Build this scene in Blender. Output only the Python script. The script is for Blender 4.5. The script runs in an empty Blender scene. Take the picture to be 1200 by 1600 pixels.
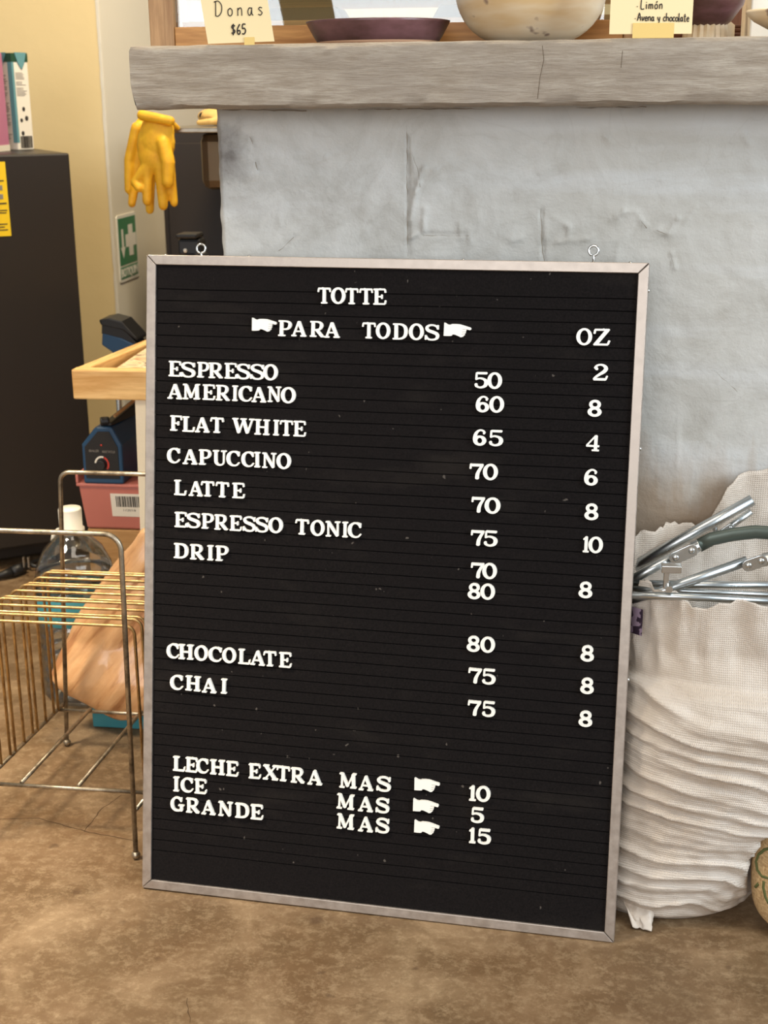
import bpy, bmesh, math, random
from mathutils import Vector, Matrix, noise
from mathutils.geometry import tessellate_polygon

scene = bpy.context.scene
C = scene.collection
PI = math.pi

# ------------------------------------------------------------------ camera
cam_d = bpy.data.cameras.new('camera')
cam = bpy.data.objects.new('camera', cam_d)
C.objects.link(cam)
cam_d.sensor_fit = 'VERTICAL'
cam_d.sensor_height = 36.0
cam_d.lens = 47.99
cam_d.clip_start = 0.05
cam_r = Vector((0.99063622, 0.13615958, -0.0100222))
cam_u = Vector((-0.02996962, 0.28848779, 0.95701443))
cam_f = Vector((-0.13319797, 0.9477528, -0.28986711))
m = Matrix((cam_r, cam_u, -cam_f)).transposed().to_4x4()
m.translation = Vector((0.0, 0.0, 1.0))
cam.matrix_world = m
cam_d.dof.use_dof = True
cam_d.dof.focus_distance = 1.62
cam_d.dof.aperture_fstop = 11.0
scene.camera = cam

# ------------------------------------------------------------------ light
scene.view_settings.view_transform = 'Standard'
scene.view_settings.look = 'None'
scene.view_settings.exposure = 0.0
scene.view_settings.gamma = 1.0
scene.view_settings.use_curve_mapping = False

world = bpy.data.worlds.new('room_light')
scene.world = world
world.use_nodes = True
wn = world.node_tree.nodes
wn['Background'].inputs['Color'].default_value = (1.0, 0.96, 0.91, 1)
wn['Background'].inputs['Strength'].default_value = 0.34


def area(name, loc, target, size, size_y, power, color):
    d = bpy.data.lights.new(name, 'AREA')
    d.shape = 'RECTANGLE'
    d.size = size
    d.size_y = size_y
    d.energy = power
    d.color = color
    o = bpy.data.objects.new(name, d)
    C.objects.link(o)
    o.location = loc
    o.rotation_euler = (Vector(target) - Vector(loc)).to_track_quat('-Z', 'Y').to_euler()
    return o


area('ceiling_light', (0.1, 0.75, 2.75), (-0.1, 1.5, 0.3), 1.3, 0.9, 15, (1.0, 0.88, 0.72))
area('left_fill_light', (-1.5, 1.0, 2.25), (-1.05, 1.40, 0.0), 0.4, 0.4, 12, (1.0, 0.87, 0.68)).data.spread = math.radians(62)  # unseen fill light, added to brighten the floor at left
area('shop_window_light', (-0.7, -2.4, 1.65), (-0.1, 1.7, 0.75), 2.4, 1.7, 68, (0.97, 0.98, 1.0))
area('window_light', (2.3, 0.35, 1.75), (0.2, 1.7, 0.6), 1.1, 1.5, 66, (0.80, 0.91, 1.0))
area('kitchen_light', (-0.40, 2.55, 2.65), (-0.98, 2.75, 0.5), 0.5, 0.5, 56, (1.0, 0.83, 0.57))


# ------------------------------------------------------------------ materials
def mat(name, color, rough=0.6, metal=0.0, spec=0.5):
    k = bpy.data.materials.new(name)
    k.use_nodes = True
    b = k.node_tree.nodes['Principled BSDF']
    b.inputs['Base Color'].default_value = (*color, 1)
    b.inputs['Roughness'].default_value = rough
    b.inputs['Metallic'].default_value = metal
    b.inputs['Specular IOR Level'].default_value = spec
    return k


def srgb(r, g, b):
    f = lambda c: (c / 255 / 12.92) if c / 255 <= 0.04045 else ((c / 255 + 0.055) / 1.055) ** 2.4
    return (f(r), f(g), f(b))


class Nodes:
    def __init__(s, k):
        s.t = k.node_tree
        s.b = s.t.nodes['Principled BSDF']

    def new(s, typ, **kw):
        n = s.t.nodes.new(typ)
        for a, v in kw.items():
            setattr(n, a, v)
        return n

    def link(s, a, b):
        s.t.links.new(a, b)

    def coord(s, kind='Object', scale=(1, 1, 1), rot=(0, 0, 0)):
        tc = s.new('ShaderNodeTexCoord')
        mp = s.new('ShaderNodeMapping')
        mp.inputs['Scale'].default_value = scale
        mp.inputs['Rotation'].default_value = rot
        s.link(tc.outputs[kind], mp.inputs['Vector'])
        return mp.outputs['Vector']

    def noise(s, vec, scale, detail=6, rough=0.55, dist=0.0):
        n = s.new('ShaderNodeTexNoise')
        n.inputs['Scale'].default_value = scale
        n.inputs['Detail'].default_value = detail
        n.inputs['Roughness'].default_value = rough
        n.inputs['Distortion'].default_value = dist
        s.link(vec, n.inputs['Vector'])
        return n.outputs['Fac']

    def ramp(s, fac, stops):
        r = s.new('ShaderNodeValToRGB')
        e = r.color_ramp.elements
        while len(e) < len(stops):
            e.new(0.5)
        for q, (p, c) in zip(e, stops):
            q.position = p
            q.color = (*c, 1) if len(c) == 3 else c
        s.link(fac, r.inputs['Fac'])
        return r.outputs['Color']

    def mix(s, fac, a, b, mode='MIX'):
        n = s.new('ShaderNodeMix', data_type='RGBA', blend_type=mode)
        for v, i in ((fac, 0), (a, 6), (b, 7)):
            if isinstance(v, (int, float)):
                n.inputs[i].default_value = v
            elif isinstance(v, tuple):
                n.inputs[i].default_value = (*v, 1)
            else:
                s.link(v, n.inputs[i])
        return n.outputs[2]

    def math(s, op, a, b=0.0):
        n = s.new('ShaderNodeMath', operation=op)
        for v, i in ((a, 0), (b, 1)):
            if isinstance(v, (int, float)):
                n.inputs[i].default_value = v
            else:
                s.link(v, n.inputs[i])
        return n.outputs[0]

    def color(s, c):
        s.link(c, s.b.inputs['Base Color'])

    def rough(s, c):
        s.link(c, s.b.inputs['Roughness'])

    def bump(s, h, strength=0.3, dist=0.002, prev=None):
        n = s.new('ShaderNodeBump')
        n.inputs['Strength'].default_value = strength
        n.inputs['Distance'].default_value = dist
        s.link(h, n.inputs['Height'])
        if prev is not None:
            s.link(prev, n.inputs['Normal'])
        s.link(n.outputs['Normal'], s.b.inputs['Normal'])
        return n.outputs['Normal']


def g(v):
    return (v, v, v)


M = {}

k = mat('concrete_floor', (0.3, 0.22, 0.14), 0.5)
n = Nodes(k)
v = n.coord()
big = n.noise(v, 2.2, 5, 0.6, 0.3)
mid = n.noise(v, 9, 8, 0.65, 0.6)
fine = n.noise(n.coord(scale=(1, 1.1, 1)), 60, 8, 0.8, 0.12)
c = n.ramp(mid, [(0.30, srgb(86, 66, 43)), (0.48, srgb(110, 88, 62)), (0.66, srgb(148, 124, 94))])
c = n.mix(n.ramp(big, [(0.42, g(0.0)), (0.60, g(0.6))]), c, srgb(112, 84, 56))
c = n.mix(n.ramp(fine, [(0.48, g(0.0)), (0.72, g(0.45))]), c, srgb(190, 167, 133))
sp = n.noise(v, 28, 2, 0.4)
c = n.mix(n.ramp(sp, [(0.70, g(0.0)), (0.76, g(0.7))]), c, srgb(84, 62, 42))
n.color(c)
n.rough(n.ramp(mid, [(0.3, g(0.40)), (0.7, g(0.62))]))
n.bump(n.math('ADD', n.math('MULTIPLY', mid, 0.6), n.math('MULTIPLY', fine, 0.4)), 0.35, 0.004)
M['floor'] = k

k = mat('grey_plaster', (0.45, 0.45, 0.43), 0.55)
n = Nodes(k)
v = n.coord()
vs = n.coord(scale=(1, 1, 0.45))
big = n.noise(v, 2.6, 5, 0.55, 0.4)
mid = n.noise(v, 11, 8, 0.62, 0.8)
fine = n.noise(v, 90, 5, 0.65)
c = n.ramp(mid, [(0.28, srgb(166, 164, 158)), (0.5, srgb(187, 187, 183)), (0.70, srgb(202, 202, 199))])
c = n.mix(n.ramp(big, [(0.4, g(0.0)), (0.68, g(0.5))]), c, srgb(182, 178, 168))
hz = n.noise(n.coord(scale=(1, 1, 9)), 2.2, 4, 0.5)
c = n.mix(n.ramp(hz, [(0.53, g(0.0)), (0.70, g(0.55))]), c, srgb(206, 208, 208))
vein = n.math('ABSOLUTE', n.math('SUBTRACT', n.noise(v, 5, 3, 0.5, 1.5), 0.5))
c = n.mix(n.ramp(vein, [(0.0, g(0.10)), (0.010, g(0.0))]), c, srgb(140, 134, 124))
n.color(c)
n.rough(n.ramp(mid, [(0.3, g(0.42)), (0.7, g(0.6))]))
nb = n.bump(n.math('ADD', n.math('MULTIPLY', mid, 0.8), n.math('MULTIPLY', fine, 0.5)), 0.45, 0.005)
M['plaster'] = k

k = mat('weathered_slab', (0.4, 0.35, 0.28), 0.75)
n = Nodes(k)
v = n.coord(scale=(1, 3, 7))
st = n.noise(v, 9, 9, 0.7, 0.4)
st2 = n.noise(n.coord(scale=(1, 4, 9)), 34, 6, 0.7)
big = n.noise(n.coord(), 4, 4, 0.6, 0.6)
c = n.ramp(st, [(0.30, srgb(146, 133, 117)), (0.5, srgb(166, 154, 138)), (0.7, srgb(190, 180, 165))])
c = n.mix(n.ramp(st2, [(0.40, g(0.5)), (0.56, g(0.0))]), c, srgb(136, 121, 102))
c = n.mix(n.ramp(big, [(0.5, g(0.0)), (0.72, g(0.5))]), c, srgb(142, 132, 122))
n.color(c)
n.bump(n.math('ADD', st, n.math('MULTIPLY', st2, 0.8)), 0.6, 0.004)
M['slab'] = k


def wall_paint(name, col, bumpy=0.2):
    k = mat(name, col, 0.55)
    n = Nodes(k)
    v = n.coord()
    a = n.noise(v, 3, 4, 0.5)
    c = n.mix(n.ramp(a, [(0.3, g(0.0)), (0.7, g(0.14))]), col, tuple(x * 0.8 for x in col))
    n.color(c)
    n.bump(n.noise(v, 30, 6, 0.6), bumpy, 0.004)
    return k


M['cream'] = wall_paint('cream_wall_paint', srgb(226, 202, 150))
M['white_wall'] = wall_paint('white_wall_paint', srgb(236, 228, 210))
M['beige'] = wall_paint('beige_wall_paint', srgb(186, 166, 128))
M['ceil'] = wall_paint('ceiling_paint', srgb(225, 222, 212))


def wood(name, dark, light, axis='X', scale=1.0, rough=0.5):
    k = mat(name, light, rough)
    n = Nodes(k)
    sc = {'X': (1.2, 14, 14), 'Y': (14, 1.2, 14), 'Z': (14, 14, 1.2)}[axis]
    v = n.coord(scale=tuple(s * scale for s in sc))
    a = n.noise(v, 3.2, 6, 0.6, 0.9)
    b = n.noise(v, 14, 4, 0.6)
    c = n.ramp(a, [(0.35, dark), (0.55, light), (0.72, tuple(min(1, x * 1.12) for x in light))])
    c = n.mix(n.ramp(b, [(0.40, g(0.45)), (0.58, g(0.0))]), c, dark)
    n.color(c)
    n.bump(b, 0.12, 0.001)
    return k


M['pine_x'] = wood('pine_along', srgb(218, 162, 92), srgb(246, 202, 136), 'X')
M['pine_y'] = wood('pine_across', srgb(218, 162, 92), srgb(246, 202, 136), 'Y')
M['case_x'] = wood('case_wood_along', srgb(158, 104, 50), srgb(196, 142, 80), 'X')
M['case_z'] = wood('case_wood_upright', srgb(142, 102, 64), srgb(182, 142, 98), 'Z')
M['brown_wood'] = wood('dark_brown_wood', srgb(84, 46, 26), srgb(116, 70, 42), 'Z')

k = mat('felt', srgb(24, 22, 22), 0.95, spec=0.15)
n = Nodes(k)
v = n.coord()
f = n.noise(v, 420, 4, 0.7)
c = n.ramp(f, [(0.3, srgb(13, 11, 11)), (0.7, srgb(27, 23, 23))])
lint = n.noise(n.coord(scale=(1, 1, 0.8)), 150, 1.0, 0.3)
c = n.mix(n.ramp(lint, [(0.80, g(0.0)), (0.84, g(0.45))]), c, srgb(120, 112, 104))
dust = n.noise(n.coord(scale=(1, 1, 3)), 5, 4, 0.6)
c = n.mix(n.ramp(dust, [(0.55, g(0.0)), (0.8, g(0.25))]), c, srgb(64, 58, 52))
n.color(c)
n.bump(f, 0.4, 0.0008)
M['felt'] = k

k = mat('champagne_aluminium', srgb(206, 196, 184), 0.42, 0.75)
n = Nodes(k)
a = n.noise(n.coord(scale=(6, 6, 6)), 12, 5, 0.6)
n.color(n.ramp(a, [(0.3, srgb(160, 149, 139)), (0.7, srgb(184, 173, 163))]))
n.rough(n.ramp(a, [(0.3, g(0.36)), (0.7, g(0.5))]))
M['alu'] = k

M['letter'] = mat('white_letter_plastic', srgb(246, 243, 234), 0.35)
M['chrome'] = mat('zinc_steel', srgb(206, 208, 206), 0.24, 1.0)
M['dull_steel'] = mat('dull_steel', srgb(112, 96, 74), 0.45, 0.7)
M['groove'] = mat('dark_joint', (0.01, 0.01, 0.01), 0.9)
M['black_board'] = mat('black_backing', (0.015, 0.014, 0.013), 0.8)


def metal_noise(name, c0, c1, r0, r1, scale=40, metal=1.0):
    k = mat(name, c0, r0, metal)
    n = Nodes(k)
    a = n.noise(n.coord(), scale, 6, 0.65)
    n.color(n.ramp(a, [(0.35, c0), (0.65, c1)]))
    n.rough(n.ramp(a, [(0.35, g(r0)), (0.65, g(r1))]))
    return k


M['rod'] = metal_noise('aged_brass_wire', srgb(214, 180, 126), srgb(160, 128, 84), 0.35, 0.55)
M['rodframe'] = metal_noise('worn_steel_rod', srgb(190, 178, 158), srgb(116, 104, 86), 0.35, 0.6)
M['tube'] = metal_noise('galvanised_tube', srgb(204, 208, 208), srgb(180, 186, 188), 0.26, 0.34, 18)
M['tube_dark'] = mat('dark_green_bar', srgb(84, 92, 84), 0.4, 0.5)
M['steel'] = metal_noise('brushed_steel', srgb(180, 172, 158), srgb(150, 142, 128), 0.28, 0.4, 20)

k = mat('woven_sack', srgb(226, 218, 206), 0.42)
n = Nodes(k)
uv = n.coord('UV')
w1 = n.new('ShaderNodeTexWave', wave_type='BANDS', bands_direction='X')
w1.inputs['Scale'].default_value = 150
w1.inputs['Distortion'].default_value = 1.2
n.link(uv, w1.inputs['Vector'])
w2 = n.new('ShaderNodeTexWave', wave_type='BANDS', bands_direction='Y')
w2.inputs['Scale'].default_value = 120
w2.inputs['Distortion'].default_value = 1.2
n.link(uv, w2.inputs['Vector'])
wv = n.math('MULTIPLY', w1.outputs['Fac'], w2.outputs['Fac'])
big = n.noise(n.coord(), 7, 5, 0.6)
c = n.ramp(big, [(0.3, srgb(192, 176, 158)), (0.65, srgb(218, 208, 196))])
c = n.mix(n.math('MULTIPLY', wv, 0.12), c, srgb(244, 242, 238))
n.color(c)
cr = n.noise(n.coord(), 38, 5, 0.6, 0.8)
n.bump(n.math('ADD', n.math('MULTIPLY', wv, 0.28), n.math('MULTIPLY', cr, 0.9)), 0.55, 0.004)
M['sack'] = k

k = mat('crumpled_liner', srgb(224, 212, 196), 0.35)
n = Nodes(k)
cr = n.noise(n.coord(), 22, 6, 0.65, 1.2)
n.color(n.ramp(cr, [(0.3, srgb(196, 180, 158)), (0.65, srgb(232, 224, 212))]))
n.bump(cr, 0.9, 0.008)
M['liner'] = k

k = mat('burlap', srgb(204, 174, 128), 0.9)
n = Nodes(k)
v = n.coord()
a = n.noise(n.coord(scale=(1, 1, 4)), 120, 3, 0.6)
b = n.noise(n.coord(scale=(4, 4, 1)), 120, 3, 0.6)
n.color(n.ramp(n.math('ADD', n.math('MULTIPLY', a, 0.5), n.math('MULTIPLY', b, 0.5)),
               [(0.35, srgb(168, 132, 88)), (0.6, srgb(216, 186, 138))]))
n.bump(n.math('ADD', a, b), 0.6, 0.002)
M['burlap'] = k
M['green_paint'] = mat('green_stencil_paint', srgb(92, 98, 54), 0.8)

M['fridge'] = mat('black_fridge_enamel', srgb(44, 38, 33), 0.38)
M['yellow_label'] = mat('yellow_label', srgb(246, 206, 30), 0.5)
M['print_dark'] = mat('dark_print', srgb(52, 46, 40), 0.6)
M['print_grey'] = mat('grey_print', srgb(140, 132, 122), 0.6)
M['pink_carton'] = mat('pink_carton', srgb(196, 122, 152), 0.45)
M['white_carton'] = mat('white_carton', srgb(236, 228, 212), 0.45)
M['teal_print'] = mat('teal_print', srgb(100, 150, 156), 0.45)
M['deepgreen_print'] = mat('deep_green_print', srgb(36, 74, 52), 0.45)
M['white_plastic'] = mat('white_plastic', srgb(238, 232, 216), 0.35)
M['sign_green'] = mat('sign_green', srgb(24, 122, 84), 0.4)
M['sign_white'] = mat('sign_white', srgb(240, 236, 226), 0.45)
k = mat('yellow_leather', srgb(240, 180, 26), 0.6)
n = Nodes(k)
a = n.noise(n.coord(), 45, 5, 0.6)
n.color(n.ramp(a, [(0.3, srgb(224, 160, 20)), (0.7, srgb(246, 192, 40))]))
n.bump(a, 0.3, 0.002)
M['glove'] = k
M['glove_tan'] = mat('tan_leather', srgb(216, 176, 104), 0.7)
M['black_rubber'] = mat('black_rubber', srgb(26, 25, 25), 0.45)
M['blue_plastic'] = mat('blue_enamel', srgb(34, 72, 104), 0.4)
M['navy_plastic'] = mat('navy_enamel', srgb(28, 46, 66), 0.4)
M['red_print'] = mat('red_print', srgb(200, 60, 44), 0.5)
M['pink_tub'] = mat('pink_tub', srgb(198, 118, 104), 0.5)
k = mat('cardboard', srgb(186, 142, 90), 0.85)
n = Nodes(k)
a = n.noise(n.coord(scale=(1, 1, 6)), 30, 4, 0.5)
n.color(n.ramp(a, [(0.3, srgb(176, 132, 82)), (0.7, srgb(194, 150, 98))]))
M['cardboard'] = k
M['turquoise'] = mat('turquoise_card', srgb(58, 136, 146), 0.6)
M['cream_leg'] = wall_paint('chipped_cream_paint', srgb(244, 230, 202), 0.3)
M['note'] = mat('pale_yellow_note', srgb(240, 220, 172), 0.8)
M['tape'] = mat('masking_tape', srgb(228, 196, 118), 0.6)
M['ink'] = mat('black_ink', srgb(38, 30, 24), 0.6)

k = mat('dark_glaze', srgb(84, 56, 52), 0.32)
n = Nodes(k)
a = n.noise(n.coord(scale=(1, 1, 2)), 16, 4, 0.6)
n.color(n.ramp(a, [(0.35, srgb(78, 50, 46)), (0.7, srgb(122, 84, 88))]))
M['plum_glaze'] = k
M['raw_clay'] = mat('raw_clay', srgb(190, 150, 120), 0.85)
k = mat('speckled_glaze', srgb(226, 206, 172), 0.4)
n = Nodes(k)
sp = n.noise(n.coord(), 46, 2, 0.4)
ba = n.noise(n.coord(scale=(1, 1, 4)), 7, 4, 0.5)
c = n.ramp(ba, [(0.35, srgb(214, 182, 134)), (0.6, srgb(236, 222, 196))])
n.color(n.mix(n.ramp(sp, [(0.68, g(0.0)), (0.74, g(0.8))]), c, srgb(120, 92, 86)))
M['speckled'] = k

k = mat('pleated_kraft', srgb(196, 146, 96), 0.5)
n = Nodes(k)
tc = n.new('ShaderNodeTexCoord')
rt = n.new('ShaderNodeVectorRotate', rotation_type='Y_AXIS')
rt.inputs['Angle'].default_value = -0.66
n.link(tc.outputs['Object'], rt.inputs['Vector'])
mp = n.new('ShaderNodeMapping')
mp.inputs['Scale'].default_value = (9, 3, 0.8)
n.link(rt.outputs['Vector'], mp.inputs['Vector'])
w = n.noise(mp.outputs['Vector'], 6, 5, 0.6)
n.color(n.ramp(w, [(0.38, srgb(170, 116, 70)), (0.46, srgb(206, 154, 102)), (0.62, srgb(216, 168, 118))]))
n.b.inputs['Coat Weight'].default_value = 0.6
n.b.inputs['Coat Roughness'].default_value = 0.15
n.bump(n.math('ADD', w, n.math('MULTIPLY', n.noise(n.coord(), 14, 4, 0.6), 1.0)), 0.4, 0.006)
M['kraft'] = k


def clear(name, tint, gloss=0.12, frost=0.05):
    k = bpy.data.materials.new(name)
    k.use_nodes = True
    t = k.node_tree
    t.nodes.remove(t.nodes['Principled BSDF'])
    out = t.nodes['Material Output']
    tr = t.nodes.new('ShaderNodeBsdfTransparent')
    tr.inputs['Color'].default_value = (*tint, 1)
    gl = t.nodes.new('ShaderNodeBsdfGlossy')
    gl.inputs['Roughness'].default_value = frost
    lw = t.nodes.new('ShaderNodeLayerWeight')
    lw.inputs['Blend'].default_value = 0.35
    ad = t.nodes.new('ShaderNodeMath')
    ad.operation = 'MULTIPLY_ADD'
    ad.inputs[1].default_value = 0.8
    ad.inputs[2].default_value = gloss
    t.links.new(lw.outputs['Fresnel'], ad.inputs[0])
    mx = t.nodes.new('ShaderNodeMixShader')
    t.links.new(ad.outputs[0], mx.inputs[0])
    t.links.new(tr.outputs[0], mx.inputs[1])
    t.links.new(gl.outputs[0], mx.inputs[2])
    t.links.new(mx.outputs[0], out.inputs['Surface'])
    return k


M['clear_bottle'] = clear('clear_bottle_plastic', (0.93, 0.95, 0.94), 0.06, 0.08)
M['pane'] = clear('cabinet_glass', (0.95, 0.98, 0.96), 0.06, 0.02)
k = mat('printed_magazine', srgb(230, 210, 180), 0.4)
n = Nodes(k)
a = n.noise(n.coord(scale=(3, 9, 3)), 6, 3, 0.5, 1.0)
n.color(n.ramp(a, [(0.35, srgb(180, 90, 60)), (0.45, srgb(236, 206, 160)), (0.55, srgb(240, 224, 190)), (0.62, srgb(120, 84, 60))]))
M['magazine'] = k
M['dark_paper'] = mat('dark_magazine', srgb(60, 58, 56), 0.35)
k = mat('purple_print', srgb(70, 44, 70), 0.7)
n = Nodes(k)
n.color(n.ramp(n.noise(n.coord(), 90, 2, 0.4), [(0.46, srgb(46, 28, 48)), (0.5, srgb(150, 130, 150))]))
M['purple'] = k


# ------------------------------------------------------------------ mesh helpers
class MB:
    def __init__(s):
        s.v = []
        s.f = []

    def add(s, vs, fs):
        o = len(s.v)
        s.v += [tuple(p) for p in vs]
        s.f += [tuple(i + o for i in f) for f in fs]
        return s

    def box(s, a, b):
        (x0, y0, z0), (x1, y1, z1) = a, b
        return s.add([(x0, y0, z0), (x1, y0, z0), (x1, y1, z0), (x0, y1, z0), (x0, y0, z1), (x1, y0, z1), (x1, y1, z1), (x0, y1, z1)],
                     [(0, 3, 2, 1), (4, 5, 6, 7), (0, 1, 5, 4), (1, 2, 6, 5), (2, 3, 7, 6), (3, 0, 4, 7)])

    def hexa(s, p):
        return s.add(p, [(0, 3, 2, 1), (4, 5, 6, 7), (0, 1, 5, 4), (1, 2, 6, 5), (2, 3, 7, 6), (3, 0, 4, 7)])

    def tube(s, pts, r, n=10, flat=None):
        pts = [Vector(p) for p in pts]
        rs = r if isinstance(r, (list, tuple)) else [r] * len(pts)
        t0 = (pts[1] - pts[0]).normalized()
        up = Vector((0, 0, 1)) if abs(t0.z) < 0.9 else Vector((0, 1, 0))
        a = t0.cross(up).normalized()
        vs, fs = [], []
        for i, p in enumerate(pts):
            if i == 0:
                t = t0
            elif i == len(pts) - 1:
                t = (pts[-1] - pts[-2]).normalized()
            else:
                t = ((pts[i + 1] - p).normalized() + (p - pts[i - 1]).normalized()).normalized()
            a = (a - t * a.dot(t)).normalized()
            b = t.cross(a)
            fa, fb = flat or (1, 1)
            for j in range(n):
                q = 2 * PI * j / n
                vs.append(p + a * (math.cos(q) * rs[i] * fa) + b * (math.sin(q) * rs[i] * fb))
        for i in range(len(pts) - 1):
            for j in range(n):
                k2 = (j + 1) % n
                fs.append((i * n + j, i * n + k2, (i + 1) * n + k2, (i + 1) * n + j))
        fs.append(tuple(range(n - 1, -1, -1)))
        fs.append(tuple((len(pts) - 1) * n + j for j in range(n)))
        return s.add(vs, fs)

    def lathe(s, prof, n=32, c=(0, 0, 0), caps=True):
        vs, fs = [], []
        for r, z in prof:
            for j in range(n):
                q = 2 * PI * j / n
                vs.append((c[0] + r * math.cos(q), c[1] + r * math.sin(q), c[2] + z))
        for i in range(len(prof) - 1):
            for j in range(n):
                k2 = (j + 1) % n
                fs.append((i * n + j, i * n + k2, (i + 1) * n + k2, (i + 1) * n + j))
        if caps and prof[0][0] > 1e-6:
            fs.append(tuple(range(n - 1, -1, -1)))
        if caps and prof[-1][0] > 1e-6:
            fs.append(tuple((len(prof) - 1) * n + j for j in range(n)))
        return s.add(vs, fs)

    def ball(s, c, r, n=12, m2=8, sc=(1, 1, 1)):
        vs, fs = [], []
        for i in range(m2 + 1):
            th = PI * i / m2
            for j in range(n):
                q = 2 * PI * j / n
                vs.append((c[0] + r * sc[0] * math.sin(th) * math.cos(q), c[1] + r * sc[1] * math.sin(th) * math.sin(q), c[2] + r * sc[2] * math.cos(th)))
        for i in range(m2):
            for j in range(n):
                k2 = (j + 1) % n
                fs.append((i * n + j, (i + 1) * n + j, (i + 1) * n + k2, i * n + k2))
        return s.add(vs, fs)

    def prism(s, poly, fn, d0, d1):
        """polygon in 2D extruded between depths d0 and d1; fn(x, y, d) gives the 3D point"""
        n = len(poly)
        vs = [fn(x, y, d0) for x, y in poly] + [fn(x, y, d1) for x, y in poly]
        tri = tessellate_polygon([[Vector((x, y, 0)) for x, y in poly]])
        fs = [tuple(t) for t in tri] + [tuple(i + n for i in reversed(t)) for t in tri]
        for i in range(n):
            j = (i + 1) % n
            fs.append((i, j, j + n, i + n))
        return s.add(vs, fs)

    def mesh(s, name, material, smooth=False):
        me = bpy.data.meshes.new(name)
        me.from_pydata(s.v, [], s.f)
        bm = bmesh.new()
        bm.from_mesh(me)
        bmesh.ops.remove_doubles(bm, verts=bm.verts, dist=1e-7)
        bmesh.ops.recalc_face_normals(bm, faces=bm.faces)
        if smooth:
            for f in bm.faces:
                f.smooth = True
        bm.to_mesh(me)
        bm.free()
        me.materials.append(material)
        return me

    def build(s, name, material, parent=None, smooth=False, bevel=0.0, loc=None):
        me = s.mesh(name, material, smooth)
        o = bpy.data.objects.new(name, me)
        C.objects.link(o)
        if parent is not None:
            o.parent = parent
        if loc is not None:
            o.location = loc
        if smooth:
            try:
                md = me
                for e in md.edges:
                    pass
            except Exception:
                pass
        if bevel:
            b = o.modifiers.new('soft_edge', 'BEVEL')
            b.width = bevel
            b.segments = 2
            b.limit_method = 'ANGLE'
            b.angle_limit = math.radians(40)
        return o


def tag(o, label=None, cat=None, group=None, kind=None):
    if label:
        o['label'] = label
    if cat:
        o['category'] = cat
    if group:
        o['group'] = group
    if kind:
        o['kind'] = kind
    return o


def thing(name, label, cat, loc=(0, 0, 0), rz=0.0, group=None):
    o = bpy.data.objects.new(name, None)
    C.objects.link(o)
    o.empty_display_size = 0.05
    o.location = loc
    o.rotation_euler = (0, 0, rz)
    return tag(o, label, cat, group)


def rel(root):
    """points given in world coordinates, turned into the local coordinates of an unrotated root"""
    L = root.location.copy()
    return lambda p: (p[0] - L.x, p[1] - L.y, p[2] - L.z)


def arc(c, r, a0, a1, n, plane='xz'):
    out = []
    for i in range(n + 1):
        q = a0 + (a1 - a0) * i / n
        u, w = r * math.cos(q), r * math.sin(q)
        out.append((c[0] + u, c[1], c[2] + w) if plane == 'xz' else (c[0] + u, c[1] + w, c[2]))
    return out


def sharp_shade(o, deg=35):
    """smooth shading that keeps the hard edges hard"""
    me = o.data
    for p in me.polygons:
        p.use_smooth = True
    bm = bmesh.new()
    bm.from_mesh(me)
    for e in bm.edges:
        if len(e.link_faces) == 2 and e.calc_face_angle(0) > math.radians(deg):
            e.smooth = False
    bm.to_mesh(me)
    bm.free()
    return o

# ------------------------------------------------------------------ the setting
def struct(name, mb, material, parent=None, **kw):
    o = mb.build(name, material, parent, **kw)
    if parent is None:
        o['kind'] = 'structure'
    return o


floor = struct('floor', MB().box((-4, -2.5, -0.12), (3.5, 5.4, 0.0)), M['floor'])


def crack(pts, w):
    vs, fs = [], []
    rnd = random.Random(len(pts) + int(pts[0][0] * 1000))
    dense = []
    for a, b in zip(pts, pts[1:]):
        a, b = Vector((a[0], a[1])), Vector((b[0], b[1]))
        k2 = max(2, int((b - a).length / 0.008))
        for i in range(k2):
            dense.append(a.lerp(b, i / k2) + Vector((rnd.uniform(-1, 1), rnd.uniform(-1, 1))) * 0.0012)
    dense.append(Vector((pts[-1][0], pts[-1][1])))
    for i, p in enumerate(dense):
        d = (dense[min(i + 1, len(dense) - 1)] - dense[max(i - 1, 0)]).normalized()
        q = Vector((-d.y, d.x)) * w * rnd.uniform(0.5, 1.2)
        vs += [(p.x + q.x, p.y + q.y, 0.0003), (p.x - q.x, p.y - q.y, 0.0003)]
    for i in range(len(dense) - 1):
        fs.append((2 * i, 2 * i + 1, 2 * i + 3, 2 * i + 2))
    return MB().add(vs, fs)


M['crack'] = mat('crack_dirt', srgb(84, 64, 42), 0.9)
crack([(-0.8063, 1.6810), (-0.7512, 1.6894), (-0.6716, 1.6624), (-0.6373, 1.6540), (-0.5903, 1.6455)], 0.0009).build('floor_crack', M['crack'], floor)
crack([(-0.6716, 1.6624), (-0.6687, 1.7256), (-0.6528, 1.7723)], 0.0008).build('floor_crack', M['crack'], floor)
crack([(-0.4219, 1.3112), (-0.4064, 1.2691)], 0.0006).build('floor_crack', M['crack'], floor)

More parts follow.
